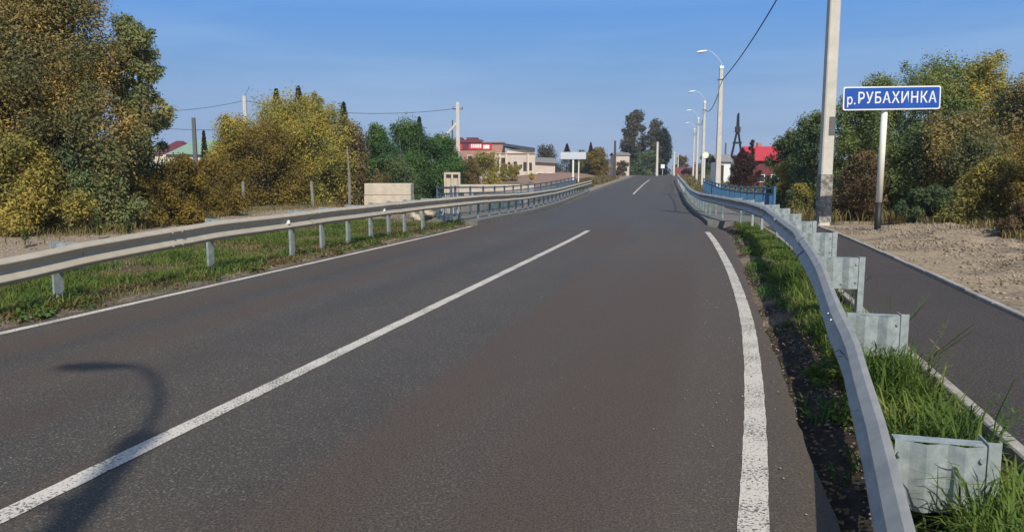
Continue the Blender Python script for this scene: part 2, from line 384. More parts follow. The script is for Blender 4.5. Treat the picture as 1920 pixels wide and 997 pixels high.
c = blend(c, (.045, .034, .024), sr); c = blend(c, (.19, .145, .10), sr*sstep(.0, .2, n2))  # right guardrail strip: shade put into the soil colour, with sunny brown patches
mr = sstep(6.8, 6.95, o)*(1-sstep(11.6, 13, o + 2*n1))*(y < 26)
c = blend(c, (.30, .225, .14), mr); c = blend(c, (.16, .125, .09), mr*sstep(.1, .35, n2)*.7)
bank = sstep(4.3, 5.0, -o)*(1-sstep(22, 30, -o))*sstep(52, 60, y)*(1-sstep(150, 180, y))
c = blend(c, (.24, .145, .10), bank*(1-.6*sstep(.15, .35, vnoise(x, y, 5))))
dust = ((np.abs(o) > 3.6) & (np.abs(o) < 5.2) & (y > 60) & (y < 200))
c = blend(c, (.21, .175, .14), dust*1.0)
wt = 1-sstep(3.0, 6.0, dist_poly(x, y, RIVER)); c = blend(c, (.06, .05, .03), wt*.8)
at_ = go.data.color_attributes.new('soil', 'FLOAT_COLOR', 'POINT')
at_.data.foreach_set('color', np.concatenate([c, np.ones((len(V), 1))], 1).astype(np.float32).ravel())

wm = mat('river_water', (.02, .03, .025), .08, .1, 2, bump=.1, bscale=6)
wb = MB()
pts = [Vector((a, b, -1.75)) for a, b in RIVER]
sd_ = [Vector((.35, .93, 0)).normalized()]*len(pts)
vsx = []
for p, s_ in zip(pts, sd_): vsx += [p - s_*5, p + s_*5]
wb.add(vsx, [(2*k, 2*k+1, 2*k+3, 2*k+2) for k in range(len(pts)-1)])
tag(wb.build('river', wm), kind='structure')

# ------------------------------------------------------------------ carriageway
def ribbon(name, ys, o0, o1, lift, mt, nlat=1, o0f=None, o1f=None):
    ys = np.asarray(ys, float); k = np.linspace(0, 1, nlat+1)
    O0 = o0f(ys) if o0f else np.full(len(ys), o0); O1 = o1f(ys) if o1f else np.full(len(ys), o1)
    OO = O0[:, None]*(1-k)[None] + O1[:, None]*k[None]; Y = np.repeat(ys[:, None], nlat+1, 1)
    wx, wy = R(Y, OO); wz = PZ(wy) + lift
    V = np.stack([wx, wy, wz], -1).reshape(-1, 3); n = nlat+1
    i = np.arange((len(ys)-1)*nlat); r_ = i//nlat; c_ = i % nlat; a = r_*n+c_
    F = np.stack([a, a+1, a+n+1, a+n], 1)
    return quads(name, V, mt, None, F, smooth=True), V, OO.ravel(), Y.ravel()
ys = axis([(-10, 1, .8), (1, 32, .11), (32, 70, .5), (70, 240, 2.5)])
hwL = lambda y: np.where(y < 21.5, -3.86 - .05*vnoise(y, y*0, .8), -3.86 + .4*sstep(21.5, 24, y)) * 1.0 
hwR = lambda y: np.where(y < 21.5, 3.96 + .05*vnoise(y, y*0+3, .9) + .03*vnoise(y, y*0+8, .2), 3.96 - .45*sstep(21.5, 25, y)) + .4*sstep(58, 64, y)
road, RV, RO, RY = ribbon('road', ys, 0, 0, .012, M['asphalt'], 76, lambda y: hwL(y) - .35*sstep(58, 64, y), hwR)
tag(road, kind='structure')
wear = np.zeros((len(RV), 4)); wear[:, 3] = 0
X_, Y_ = RV[:, 0], RV[:, 1]
def gp(px, py):                        # survey: pixel -> ground
    for Yv in np.arange(2, 150, .02):
        p = at(px, py, Yv)
        if p.z <= PZ(Yv): return (p.x, p.y)
    return (0, 0)
def streak(pix, w, amt):
    P_ = [gp(*p) for p in pix]; d = dist_poly(X_, Y_, P_) + .12*vnoise(X_, Y_, .5)*w/.2
    return amt*(1-sstep(w*.5, w*1.4, d))
s = np.zeros(len(RV))
s = np.maximum(s, streak([(1150, 432), (1190, 418), (1240, 404), (1275, 396)], .15, .35))
s = np.maximum(s, streak([(1210, 400), (1300, 428)], .12, .45))
s = np.maximum(s, streak([(900, 436), (1330, 432)], .07, .75))
trk = np.exp(-((RO+2.6)/.35)**2) + np.exp(-((RO+1.0)/.35)**2) + np.exp(-((RO-1.0)/.35)**2)*.7 + np.exp(-((RO-2.7)/.35)**2)*.5
s = np.maximum(s, .28*trk*(.6+.8*vnoise(RO*1.5, RY*.15, 1))*1.25)
s = np.maximum(s, .12*sstep(23, 26, RY) * (1-sstep(56, 62, RY)))
wear[:, 0] = np.clip(s, 0, 1)
dst = sstep(3.72, 4.0, np.abs(RO))*(RY < 23)*.35 + sstep(3.0, 3.5, np.abs(RO))*(RY > 24)*.85*(.7+.5*vnoise(X_, Y_, 1.5))
dst = dst + .40*np.clip(vnoise(RO*2.2, RY*.12, 1.0)+.1, 0, 1)*(RO > 0) + .18*sstep(2, 3.4, RO)*(RY < 22)
wear[:, 1] = np.clip(dst, 0, 1)
wear[:, 2] = np.clip(.75*sstep(-.15, .3, vnoise(RO*2.0+4, RY*.10, 1.0)) * (1-sstep(20, 34, RY)) + .30*sstep(.5, 3, RO)*(RY < 22), 0, .9)
wear[:, 3] = .55*sstep(21.7, 21.95, RY)*(1-sstep(60, 64, RY)) + .35*np.clip(vnoise(RO*1.7+20, RY*.09, 1.0), 0, 1)*(RY < 21.7)
wa = road.data.color_attributes.new('wear', 'FLOAT_COLOR', 'POINT'); wa.data.foreach_set('color', wear.astype(np.float32).ravel())

lyN = axis([(-10, 1, .5), (1, 22, .1)])
def line(name, y0, y1, off, w=.135):
    of = off if callable(off) else (lambda y: np.full(np.shape(y), off))
    yy = [v for v in axis([(-10, 1, .5), (1, 40, .1), (40, 160, 1)]) if y0 <= v <= y1]
    o_, *_ = ribbon(name, yy, 0, 0, .0165, M['paint'], 2, lambda y: of(y)-w/2+.007*vnoise(y, y*0, .10), lambda y: of(y)+w/2+.007*vnoise(y, y*0+5, .10))
    tag(o_, kind='structure'); return o_
EG, EV = smooth_table([(-8, 3.1), (2, 3.43), (4.2, 3.58), (5.5, 3.67), (7.2, 3.75), (9, 3.8), (11, 3.795), (13.8, 3.74), (16.9, 3.62), (21.8, 3.42)], -10, 24, .1, .8)
line('centre_line_marking', -8, 21.6, 0.09)
line('edge_line_marking', -8, 21.8, lambda y: np.interp(y, EG, EV), .14); line('edge_line_marking', -8, 22.6, -3.68, .12)
line('centre_line_marking', 58, 108, 0.0, .14)

# footpath and its kerbs
py_ = axis([(-6, 1, .5), (1, 26, .2)])
pth, *_ = ribbon('footpath', py_, 5.16, 6.82, .0, M['path'], 4); tag(pth, kind='structure')
def kerbstrip(name, y0, y1, off, w, h, mt, st=1.0, kind='structure', gap=.012):
    b = MB(); y = y0
    random.seed(int(off*10)+3)
    while y < y1:
        ye = min(y+st, y1); seg = np.linspace(y, ye-gap, 3); dz = random.uniform(-.008, .008); do = random.uniform(-.006, .006)
        path = [R3(v, off+do, dz) for v in seg]; sd = [Vector((math.cos(TH(v)), -math.sin(TH(v)), 0)) for v in seg]
        b.sweep(path, [(-w/2, -.15), (-w/2, h-.01), (-w/2+.01, h), (w/2-.01, h), (w/2, h-.01), (w/2, -.15)], sd)
        y = ye
    o = b.build(name, mt); tag(o, kind=kind); return o
kerbstrip('path_kerb', 1, 24.5, 5.12, .085, .075, M['kerb'])
kerbstrip('path_kerb', 1, 24.5, 6.88, .085, .05, M['kerb'])

# bridge deck: walkways with kerbs either side
b = MB()
def deckpart(o0, o1, z0, z1, y0, y1, mt, name):
    b = MB(); seg = np.linspace(y0, y1, 40)
    path = [R3(v, 0) for v in seg]; sd = [Vector((math.cos(TH(v)), -math.sin(TH(v)), 0)) for v in seg]
    b.sweep(path, [(o0, z0), (o0, z1), (o1, z1), (o1, z0)], sd); o = b.build(name, mt); tag(o, kind='structure'); return o
deckpart(3.55, 6.15, -.55, .15, 24.5, 60, M['walk'], 'bridge_walkway')
deckpart(-5.45, -3.75, -.55, .13, 23.5, 62, M['walk'], 'bridge_walkway')
deckpart(-3.6, 3.5, -.7, -.05, 26, 58, M['kerb'], 'bridge_deck')
for yy, w in ((33, 1.0), (43.5, 1.0)):
    a = R3(yy, 0); Mx = Matrix.Translation((a.x, a.y, 0)) @ Matrix.Rotation(-float(TH(yy)), 4, 'Z')
    tag(MB().box(-5.2, 5.9, -.5, .5, -3.0, -.85, Mx).build('bridge_pier', M['kerb']), kind='structure')

# ------------------------------------------------------------------ guardrails
WP = [(0, .155), (.03, .152), (.078, .112), (.083, .10), (.078, .088), (.006, .018), (.006, -.012), (.078, -.086), (.083, -.098), (.078, -.110), (.03, -.152), (0, -.155)]
WPC = WP + [(a-.006, b_) for a, b_ in reversed(WP)]
def guardrail(label, cat, side, offf, topf, y0, y1, stations, blk, bridge=(24, 62), refl=(), beam=None):
    """side +1: rail to the right of the road, its waves face left"""
    g = empty('guardrail', R3(y0, offf(y0)))
    tag(g, label, cat, 'steel guardrails lining the road')
    base = Vector(g.location)
    def lat(v): return Vector((math.cos(TH(v)), -math.sin(TH(v)), 0))*(-side)
    y = y0; k = 0
    while y < y1:
        ye = min(y+4.0, y1); seg = np.linspace(y-.16, ye+.16, max(4, int((ye-y)/.3)))
        sh = .010*(k % 2); dzr = .006*(k % 2)
        path = [R3(v, offf(v) + .014*float(vnoise(v, side*7, .9)), topf(v)-.155 + dzr + .012*float(vnoise(v, side*3, 1.6))) - base for v in seg]; sd = [lat(v) for v in seg]
        m = MB(); m.sweep([p + s_*sh for p, s_ in zip(path, sd)], WPC, sd)
        # splice bolts and fixing bolts
        for v in (ye-.10, ye+.10):
            if ye >= y1 or v > 30: continue
            for dz in (.098, .0, -.098):
                a = .083 if dz else .004
                p = R3(v, offf(v), topf(v)-.155+dz) - base + lat(v)*(a+sh+.002)
                m.tube([p, p+lat(v)*.016], .013, 6)
        for v in stations:
            if y <= v < ye and v < 30:
                for dz in (.05, -.05):
                    p = R3(v, offf(v), topf(v)-.155+.0) - base + lat(v)*(.004+sh+.002) + Vector((0, 0, dz*.4))
                    m.tube([p, p+lat(v)*.018], .014, 6)
        m.build('rail_beam', beam, g, smooth=False)
        y = ye; k += 1
    for j, v in enumerate(stations):
        onb = bridge[0] < v < bridge[1]
        th = float(TH(v)); bd = blk(v)
        p = R3(v, offf(v)) - base; ground = .0
        gz = tz(*[float(q) for q in R(v, offf(v)+side*bd)]) - float(PZ(v)) if not onb else .12
        Mx = Matrix.Translation(p) @ Matrix.Rotation(-th, 4, 'Z')
        t = float(topf(v))
        m = MB(); x0 = side*(bd); w = .11
        # folded C-shaped post: web faces the traffic, flanges to one side
        xa, xb = sorted((x0, x0+side*.06))
        m.box(xa, xb, -.003, .003, gz-.5, t+.01, Mx)
        m.box(x0-.003, x0+.003, .0035, w, gz-.5, t+.01, Mx)
        m.box(x0+side*.06-.003, x0+side*.06+.003, .0035, .03, gz-.5, t+.01, Mx)
        m.box(x0-.003, x0+.003, -w*0-.035, -.0035, gz-.5, t+.01, Mx)
        m.build('post', M['galv_post'] if not onb else M['blue_grey'], g)
        if bd > .1:
            # console block: a folded plate between beam and post, ribbed, with top and bottom flanges
            m = MB(); n = 12; zt, zb = t-.005, t-.33
            xs = [side*(.012 + (bd-.02)*q/n) for q in range(n+1)]
            front = []; 
            for q, xx in enumerate(xs):
                yy = (-.03, -.03, -.035, -.05, -.062, -.05, -.035, -.035, -.05, -.062, -.05, -.035, -.03)[q]
                front.append((xx, yy))
            for (xa, ya), (xb, yb) in zip(front[:-1], front[1:]):
                A = [Mx @ Vector(q) for q in ((xa, ya, zb), (xb, yb, zb), (xb, yb, zt), (xa, ya, zt))]
                B = [Mx @ Vector(q) for q in ((xa, ya+.005, zb), (xb, yb+.005, zb), (xb, yb+.005, zt), (xa, ya+.005, zt))]
                m.add(A+B, [(0, 1, 2, 3), (7, 6, 5, 4), (0, 4, 5, 1), (3, 2, 6, 7), (0, 3, 7, 4), (1, 5, 6, 2)])
            lo, hi = sorted((xs[0], xs[-1]))
            m.box(lo, hi, -.024, .05, zb-.004, zb, Mx); m.box(lo, hi, -.024, .05, zt, zt+.004, Mx)
            for hx, hz in ((.93, .06), (.93, .25), (.08, .06), (.58, .27)):
                xq = side*bd*hx; pq = Mx @ Vector((xq, -.036, zt-hz)); m.tube([pq, pq + (Mx.to_3x3() @ Vector((0, -.012, 0)))], .012, 6)
            m.build('console', M['galv_post'], g)
    for v in refl:
        p = R3(v, offf(v), topf(v)-.155) - base; d = lat(v); fw = Vector((math.sin(TH(v)), math.cos(TH(v)), 0))
        m = MB(); q = [p + d*.008 - fw*.0 + Vector((0, 0, -.045)), p + d*.085 + Vector((0, 0, -.03)), p + d*.085 + Vector((0, 0, .03)), p + d*.008 + Vector((0, 0, .045))]
        m.add(q + [w_ + fw*.02 for w_ in q], [(0, 1, 2, 3), (7, 6, 5, 4), (0, 4, 5, 1), (1, 5, 6, 2), (2, 6, 7, 3), (3, 7, 4, 0)])
        m.build('reflector', M['reflector'], g)
    return g
rOff = lambda y: np.interp(y, [-2, 2.4, 3.51, 4.56, 6.15, 7.81, 8.49, 11.9, 19, 22, 26, 31, 200], [3.3, 3.92, 4.07, 4.21, 4.37, 4.45, 4.48, 4.62, 4.68, 4.5, 4.05, 3.86, 3.86])
rTop = lambda y: np.interp(y, [-2, 3.51, 4.56, 6.15, 7.81, 8.49, 9.6, 11.9, 22, 30, 200], [.33, .40, .43, .50, .62, .72, .79, .85, .88, .92, .86])
rSt = [2.0, 4.43, 6.92, 9.12, 11.47, 13.7, 15.9, 18.0, 19.8, 21.2, 22.6] + list(np.arange(24.2, 106, 2.0))
guardrail('galvanised guardrail with ribbed bracket plates along the grass strip on the right of the road', 'guardrail', 1, rOff, rTop, -1, 106, rSt,
          lambda v: .40 if v < 20 else .25 if v < 25 else .06, beam=M['galv'])
lOff = lambda y: np.interp(y, [-5, 20, 24, 30, 200], [-4.42, -4.36, -4.1, -3.98, -3.98])
lTop = lambda y: np.interp(y, [-5, 6, 7.4, 8.4, 11, 15, 30, 50, 66, 200], [.58, .64, .69, .77, .88, .91, .93, .9, .86, .8])
lSt = [5.6, 8.39, 11.4, 13.9, 15.1, 16.3, 17.5, 18.6, 19.7, 21.0, 22.2] + list(np.arange(23.6, 66, 1.6))
guardrail('long galvanised guardrail with white reflectors along the left side of the road', 'guardrail', -1, lOff, lTop, 2.0, 65, lSt,
          lambda v: .45 if v < 21.5 else .25 if v < 24 else .06, beam=M['galv_sunlit'], refl=(7.0, 13.0, 17.2))

# ------------------------------------------------------------------ bridge railings
def railing(label, off0, off1, y0, y1, n, h, mt, zb, ret=None):
    g = empty('bridge_railing', R3(y0, off0, zb)); tag(g, label, 'railing', 'pedestrian railings of the bridge'); base = Vector(g.location)
    ysn = np.linspace(y0, y1, n+1); P_ = [R3(v, off0+(off1-off0)*k/n, zb) - base for k, v in enumerate(ysn)]
    if ret: P_ = [R3(ret[0], ret[1], zb) - base] + P_
    for p in P_:
        m = MB(); m.box(p.x-.04, p.x+.04, p.y-.04, p.y+.04, p.z-.1, p.z+h+.02); m.build('post', mt, g)
    for a, c in zip(P_[:-1], P_[1:]):
        d = c-a; m = MB(); L_ = d.length
        m.tube([a+d*.02+Vector((0, 0, h-.04)), c-d*.02+Vector((0, 0, h-.04))], .04, 4, sq=True)
        m.tube([a+d*.02+Vector((0, 0, h-.24)), c-d*.02+Vector((0, 0, h-.24))], .022, 4, sq=True)
        m.tube([a+d*.02+Vector((0, 0, .12)), c-d*.02+Vector((0, 0, .12))], .025, 4, sq=True)
        k = int(L_/.16)
        for q in range(1, k):
            p = a + d*(q/k); m.tube([p+Vector((0, 0, .13)), p+Vector((0, 0, h-.24))], .013, 4, sq=True)
        m.build('railing_panel', mt, g)
railing('bright blue steel pedestrian railing on the right edge of the bridge', 5.9, 5.35, 27, 60, 15, 1.08, M['blue'], .13)
railing('dull blue-grey steel pedestrian railing on the left edge of the bridge', -5.25, -5.0, 24, 62, 18, 1.12, M['blue_dark'], .11, ret=(23.2, -4.55))

# ------------------------------------------------------------------ lamp posts and poles
def lamppost(label, X, Y, zg, H, w0, w1, arm=True, bills=False, armdir=(-1, 0), name='lamp_post', cat='lamp post', group='concrete lamp posts along the right side of the road', matn='concrete', ll=1.5, armr=.021, rise=.95, hs=1.0, cv=1.75, bow=False):
    g = empty(name, (X, Y, zg)); tag(g, label, cat, group)
    m = MB()
    def ring(z, w): return [Vector((sx*w/2, sy*w*.42, z)) for sx, sy in ((-.8, -1), (.8, -1), (1, -.8), (1, .8), (.8, 1), (-.8, 1), (-1, .8), (-1, -.8))]
    zs = np.linspace(-.5, H, 9); vs = []; fs = []
    for z in zs: vs += ring(z, w0+(w1-w0)*max(z, 0)/H)
    for i in range(8):
        for k in range(8):
            a = i*8+k; b_ = i*8+(k+1) % 8; fs.append((a, b_, b_+8, a+8))
    fs += [tuple(range(7, -1, -1)), tuple(64+k for k in range(8))]
    m.add(vs, fs).build('shaft', M[matn], g)
    if arm:
        m = MB(); ax, ay = armdir
        pts = [Vector((0, 0, H-.4)), Vector((0, 0, H+.35))] + [Vector((ax*ll*t, ay*ll*t, H+.35+rise*math.sin(t*cv))) for t in np.linspace(.1, .9, 8)]
        if bow: pts = [Vector((0, 0, H-.4))] + [Vector((ax*ll*(1-math.cos(t)), ay*ll*(1-math.cos(t)), H+rise*math.sin(t))) for t in np.linspace(0, 1.3, 12)]
        m.tube(pts, armr, 6); a = m.build('bracket_arm', M['signback'], g)
        e = pts[-1]; m = MB(); u = Vector((ax, ay, -.12)).normalized()
        m.tube([e-u*.02, e+u*.08, e+u*.35, e+u*.6, e+u*.68], [q*hs for q in (.03, .055, .095, .07, .03)], 8).build('lamp_head', M['white'], g, smooth=True)
        cm = MB(); cm.box(-w1*.62, w1*.62, -w1*.55, w1*.55, H-.02, H+.16); cm.build('cap', M['white'], g)
        cm = MB(); cm.box(-w1*.6, w1*.6, -w1*.52, w1*.52, H-.75, H-.68); cm.tube([(-w1*.6, 0, H-.7), (-w1*1.2, 0, H-.75)], .03, 5); cm.build('cable_clamp', M['metal_dark'], g)
    return g
LPH = 8.5
lp = []
specs = [(1543, 24, 11.4, .37, .31, 'tall concrete post close beside the river sign with peeling bills round its foot'),
         (1343, 50, 8.6, .36, .22, 'tall concrete lamp post with curved arm, nearest beyond the blue bridge railing'),
         (1314.5, 76, 8.4, .32, .20, 'concrete lamp post directly behind the small round-headed sign post, second along beyond the bridge'),
         (1303.5, 103, 8.4, .30, .20, 'thin concrete lamp post, third along the road beyond the bridge'),
         (1297, 131, 8.2, .30, .20, 'faint slender lamp post, farthest in the row beyond the bridge')]
for px, Y, H, w0, w1, lb in specs:
    X = (px-960)*Y/FPX; zg = tz(X, Y) if Y < 40 else float(PZ(Y))-.05
    g = lamppost(lb, X, Y, zg, H, w0, w1, armdir=(-.92, .3), ll=1.1, rise=.82)
    lp.append((X, Y, zg, H, g))
lamppost('concrete lamp post behind the camera whose curved arm shades the left lane', -.28, -6.0, 0, 9.5, .24, .17, armdir=(-.95, .1), ll=.85, armr=.035, rise=1.75, hs=1.1, bow=True)
X, Y, zg, H, g = lp[0]
m = MB(); 
w = .372
m.box(-w/2-.004, w/2+.004, -w*.42-.005, w*.42+.005, .1, 1.62); m.build('pasted_bills', M['poster'], g)
m = MB(); m.box(-.02, .17, -w*.42-.012, -w*.42-.002, 2.85, 3.42); m.build('notice', M['notice'], g)
def cable(label, a, c, sag, r=.02, group=None, name='overhead_cable', n=24):
    a = Vector(a); c = Vector(c); m = MB(); o = (a+c)/2
    m.tube([a + (c-a)*t - Vector((0, 0, sag*4*t*(1-t))) - o for t in np.linspace(0, 1, n)], r, 5)
    ob = m.build(name, M['wire']); ob.location = o; tag(ob, label, 'cable', group); return ob
tops = [(X-.0, Y, zg+H-.72) for X, Y, zg, H, _ in lp]
cl = ['dark overhead cable dropping from the top of the frame to the nearest lamp post',
      'overhead cable between the first and second lamp posts beyond the bridge railing',
      'overhead cable between the second and third lamp posts beyond the bridge',
      'overhead cable between the two farthest lamp posts of the row']
for k in range(4): cable(cl[k], (tops[k][0]+(.12 if k < 2 else .08), tops[k][1], tops[k][2]), (tops[k+1][0]+.1, tops[k+1][1], tops[k+1][2]), [.55, .8, .7, .7][k], [.03, .03, .03, .03][k])

# left-hand poles
def lpole(px, top, Y, base_z, w, lb, name='utility_pole', matn='concrete_far'):
    X = (px-960)*Y/FPX; zt = at(px, top, Y).z
    g = lamppost(lb, X, Y, base_z, zt-base_z, w, w*.75, arm=False, name=name, cat='utility pole', group='utility poles across the fields', matn=matn)
    return g, X, zt
gA, XA, ZA = lpole(860, 192, 70, 0.1, .42, 'white concrete pole with a slanting brace beside the red-fronted building')
m = MB(); m.tube([(-.1, 0, ZA-.1-1.9), (-3.4, -.3, ZA-.1-5.6)], .14, 6).build('brace', M['concrete_far'], gA)
m = MB(); m.tube([(-.55, .1, ZA-.1-6), (-.5, .1, ZA-.1-1.6)], .07, 6).build('cable_duct', M['metal_dark'], gA)
m = MB(); m.box(-.5, .5, -.04, .04, ZA-.75, ZA-.67)
for q in (-.42, .42): m.tube([(q, 0, ZA-.67), (q, 0, ZA-.5)], .04, 6)
m.build('crossarm', M['metal_dark'], gA)
gB, XB, ZB = lpole(468, 180, 66, 0, .40, 'pale concrete pole rising behind the yellow willow bushes on the left')
m = MB(); m.tube([(.0, 0, ZB-.5), (.05, 0, ZB), (.5, 0, ZB+.8)], .03, 5).build('bracket_arm', M['metal_dark'], gB)
gC, XC, ZC = lpole(372.5, 221, 75, 0, .42, 'short dark pole standing behind the green roof', matn='metal_dark')
c0 = at(300, 209, 64); cable('upper overhead wire left of the pale concrete pole', c0, (XB, 66, ZB-.4), .18, .022)
cable('overhead wire between the pale concrete pole and the braced white pole', (XB, 66, ZB-.4), (XA, 70, ZA-.55), .75, .024)
cable('lower overhead wire passing the short dark pole on the left', at(300, 240, 76), at(470, 240, 76), .2, .026)
# far central poles
for px, top, Y, w, lb, mt_ in ((1229.5, 266, 145, .45, 'pale pole in front of the tall dark trees at the end of the road', 'concrete'),
                          (1261, 284, 150, .42, 'short pale pole right of the tall dark trees at the end of the road', 'concrete'),
                          (1151, 264, 135, .45, 'dark wooden pole beside the yellow tree at the end of the road', 'bark'),
                          (1268.5, 290, 185, .3, 'thin far pole above the maroon fence', 'concrete'),
                          (1356, 268, 90, .22, 'thin dark pole left of the dark lattice mast', 'metal_dark')):
    lpole(px, top, Y, float(PZ(Y))-.2, w, lb, matn=mt_)
# dark A-frame mast
Y = 110; X = (1377-960)*Y/FPX; zg = .5; zt = at(1377, 212, Y).z - zg
g = empty('pole_mast', (X, Y, zg)); tag(g, 'dark A-shaped timber power pole above the bushes left of the red roof', 'power pole')
MB().tube([(-1.5, 0, -.3), (-.12, 0, zt*.72), (-.05, 0, zt-.2)], [.19, .15, .12], 6).build('leg', M['black'], g)
MB().tube([(1.4, 0, -.3), (.12, 0, zt*.72), (.05, 0, zt)], [.19, .15, .12], 6).build('leg', M['black'], g)
MB().box(-.65, .65, -.08, .08, zt*.55, zt*.58).build('crossbeam', M['black'], g)
MB().box(-.36, .36, -.2, .2, zt*.72, zt*.80).build('insulator_block', M['black'], g)

# ------------------------------------------------------------------ signs
def text_mesh(txt, size, mt, parent, loc, rot, name='lettering', bold=.004, sx=1):
    cu = bpy.data.curves.new(name, 'FONT'); cu.body = txt; cu.size = size; cu.extrude = .0015; cu.offset = bold; cu.space_character = 1.12
    cu.align_x = 'LEFT'
    to = bpy.data.objects.new(name, cu); COL.objects.link(to)
    dg = bpy.context.evaluated_depsgraph_get(); me = bpy.data.meshes.new_from_object(to.evaluated_get(dg)); bpy.data.objects.remove(to)
    me.materials.clear(); me.materials.append(mt)
    o = bpy.data.objects.new(name, me); COL.objects.link(o); o.parent = parent; o.location = loc; o.rotation_euler = rot; o.scale = (sx, 1, 1)
    return o, max(v.co.x for v in me.vertices)
def roundrect(w, h, r, n=5):
    P_ = []
    for cx, cz, a0 in ((w/2-r, h/2-r, 0), (-w/2+r, h/2-r, 90), (-w/2+r, -h/2+r, 180), (w/2-r, -h/2+r, 270)):
        for k in range(n+1): a = rad(a0+90*k/n); P_.append((cx+r*math.cos(a), cz+r*math.sin(a)))
    return P_
def plate(w, h, r, y0, y1, Mx):
    m = MB(); P_ = roundrect(w, h, r); n = len(P_)
    m.add([Mx @ Vector((a, y0, b_)) for a, b_ in P_] + [Mx @ Vector((a, y1, b_)) for a, b_ in P_], [tuple(range(n)), tuple(range(2*n-1, n-1, -1))] + [(k, k+n, (k+1) % n+n, (k+1) % n) for k in range(n)])
    return m
Y = 20.6; X = (1646-960)*Y/FPX; zg = tz(X, Y)
g = empty('river_sign', (X, Y, zg)); tag(g, 'blue river name sign with white letters on a white post beside the footpath', 'road sign', 'river name signs')
zc = at(1663, 185, Y).z - zg; xc = .12
lean = -.0
MB().tube([(0, 0, .78), (0.0, 0, zc+.2)], .085, 14).build('post', M['whitepost'], g, smooth=True)
MB().tube([(0, 0, -.4), (0, 0, .78)], .088, 14).build('post_foot', M['black'], g, smooth=True)
BM = Matrix.Translation((xc, -.12, zc)) @ Matrix.Rotation(rad(-1.2), 4, 'Y') @ Matrix.Rotation(rad(4), 4, 'Z')
BWd, BH = 2.72, .62
bo = plate(BWd, BH, .06, -.015, .015, BM).build('board', M['white'], g)
fm = BM.copy()
fo = plate(BWd-.07, BH-.07, .045, -.0185, -.0155, BM).build('face', M['signblue'], bo)
MB().box(-.3, .3, .016, .04, -.12, -.08, BM).box(-.3, .3, .016, .04, .08, .12, BM).build('bracket', M['signback'], g)
er = BM.to_euler(); rotE = (BM @ Matrix.Rotation(math.pi/2, 4, 'X')).to_euler()
def put(txt, x0, x1, z0, size, bold):
    o, wd = text_mesh(txt, size, M['white'], bo, (0, 0, 0), (0, 0, 0), bold=bold)
    sc = (x1-x0)/wd
    o.matrix_basis = BM @ Matrix.Translation((x0, -.0215, z0)) @ Matrix.Rotation(math.pi/2, 4, 'X') @ Matrix.Diagonal((sc, 1, 1, 1))
put('р.', -1.27, -1.02, -.15, .36, .003)
put('РУБАХИНКА', -.97, 1.24, -.13, .41, .004)

# the same kind of sign seen from the back, left side beyond the bridge
Y = 80; X = (1073.5-960)*Y/FPX; zg = float(PZ(Y))+.1
g = empty('river_sign', (X, Y, zg)); tag(g, 'distant pale signboard on white posts at the far left end of the bridge', 'road sign', 'river name signs')
zc = at(1074, 292, Y).z - zg
MB().tube([(0, 0, -.3), (0, 0, zc)], .10, 10).build('post', M['white'], g)
MB().tube([(.62, .5, -.3), (.62, .1, zc)], .07, 10).build('post', M['whitepost'], g)
plate(2.7, .75, .06, -.16, -.12, Matrix.Translation((0, 0, zc))).build('board', M['signback'], g)
# small roadside signs
Y = 74; X = (1312.5-960)*Y/FPX - .1; zg = float(PZ(Y)); g = empty('small_road_sign', (X, Y-1.5, zg)); tag(g, 'small pale round sign on a white post in front of the lamp posts', 'road sign')
zc = at(1314, 291, Y-1.5).z - zg
MB().tube([(0, 0, -1), (0, 0, zc)], .06, 8).build('post', M['white'], g)
MB().tube([(0.05, -.06, zc), (.05, -.1, zc)], .30, 16).build('sign_disc', M['whitepost'], g)
Y = 150; X = (1240-960)*Y/FPX; zg = float(PZ(Y)); g = empty('small_road_sign', (X, Y, zg)); tag(g, 'tiny white square sign at the far end of the road before the dark trees', 'road sign')
zc = at(1240, 312, Y).z - zg
MB().tube([(0, 0, -.3), (0, 0, zc)], .05, 6).build('post', M['signback'], g)
MB().box(-.38, .38, -.1, -.05, zc-.38, zc+.38).build('sign_plate', M['white'], g)

# ------------------------------------------------------------------ foliage
def leaf_cloud(rng, blobs, n, size, aspect=.45, droop=.0, flat=1.0, shell=.55):
    B_ = np.array(blobs, float); vol = B_[:, 3]**2; idx = rng.choice(len(B_), n, p=vol/vol.sum())
    d = rng.normal(size=(n, 3)); d /= np.linalg.norm(d, axis=1)[:, None]
    r = (rng.rand(n)**shell)*B_[idx, 3]*(1+.25*rng.normal(size=n)*.6)
    P_ = B_[idx, :3] + d*r[:, None]*np.array([1, 1, flat])
    nm = d*.75 + rng.normal(size=(n, 3))*.55 + np.array([0, 0, .45]); nm /= np.linalg.norm(nm, axis=1)[:, None]
    a = rng.normal(size=(n, 3)); a[:, 2] -= droop; a -= nm*(a*nm).sum(1)[:, None]; a /= np.linalg.norm(a, axis=1)[:, None]
    b_ = np.cross(nm, a)
    s = size*rng.uniform(.6, 1.4, n)
    A = a*s[:, None]*.5; Bv = b_*(s*aspect)[:, None]*.5
    V = np.stack([P_-A, P_-A*.1+Bv, P_+A, P_-A*.1-Bv], 1)
    return V.reshape(-1, 3)
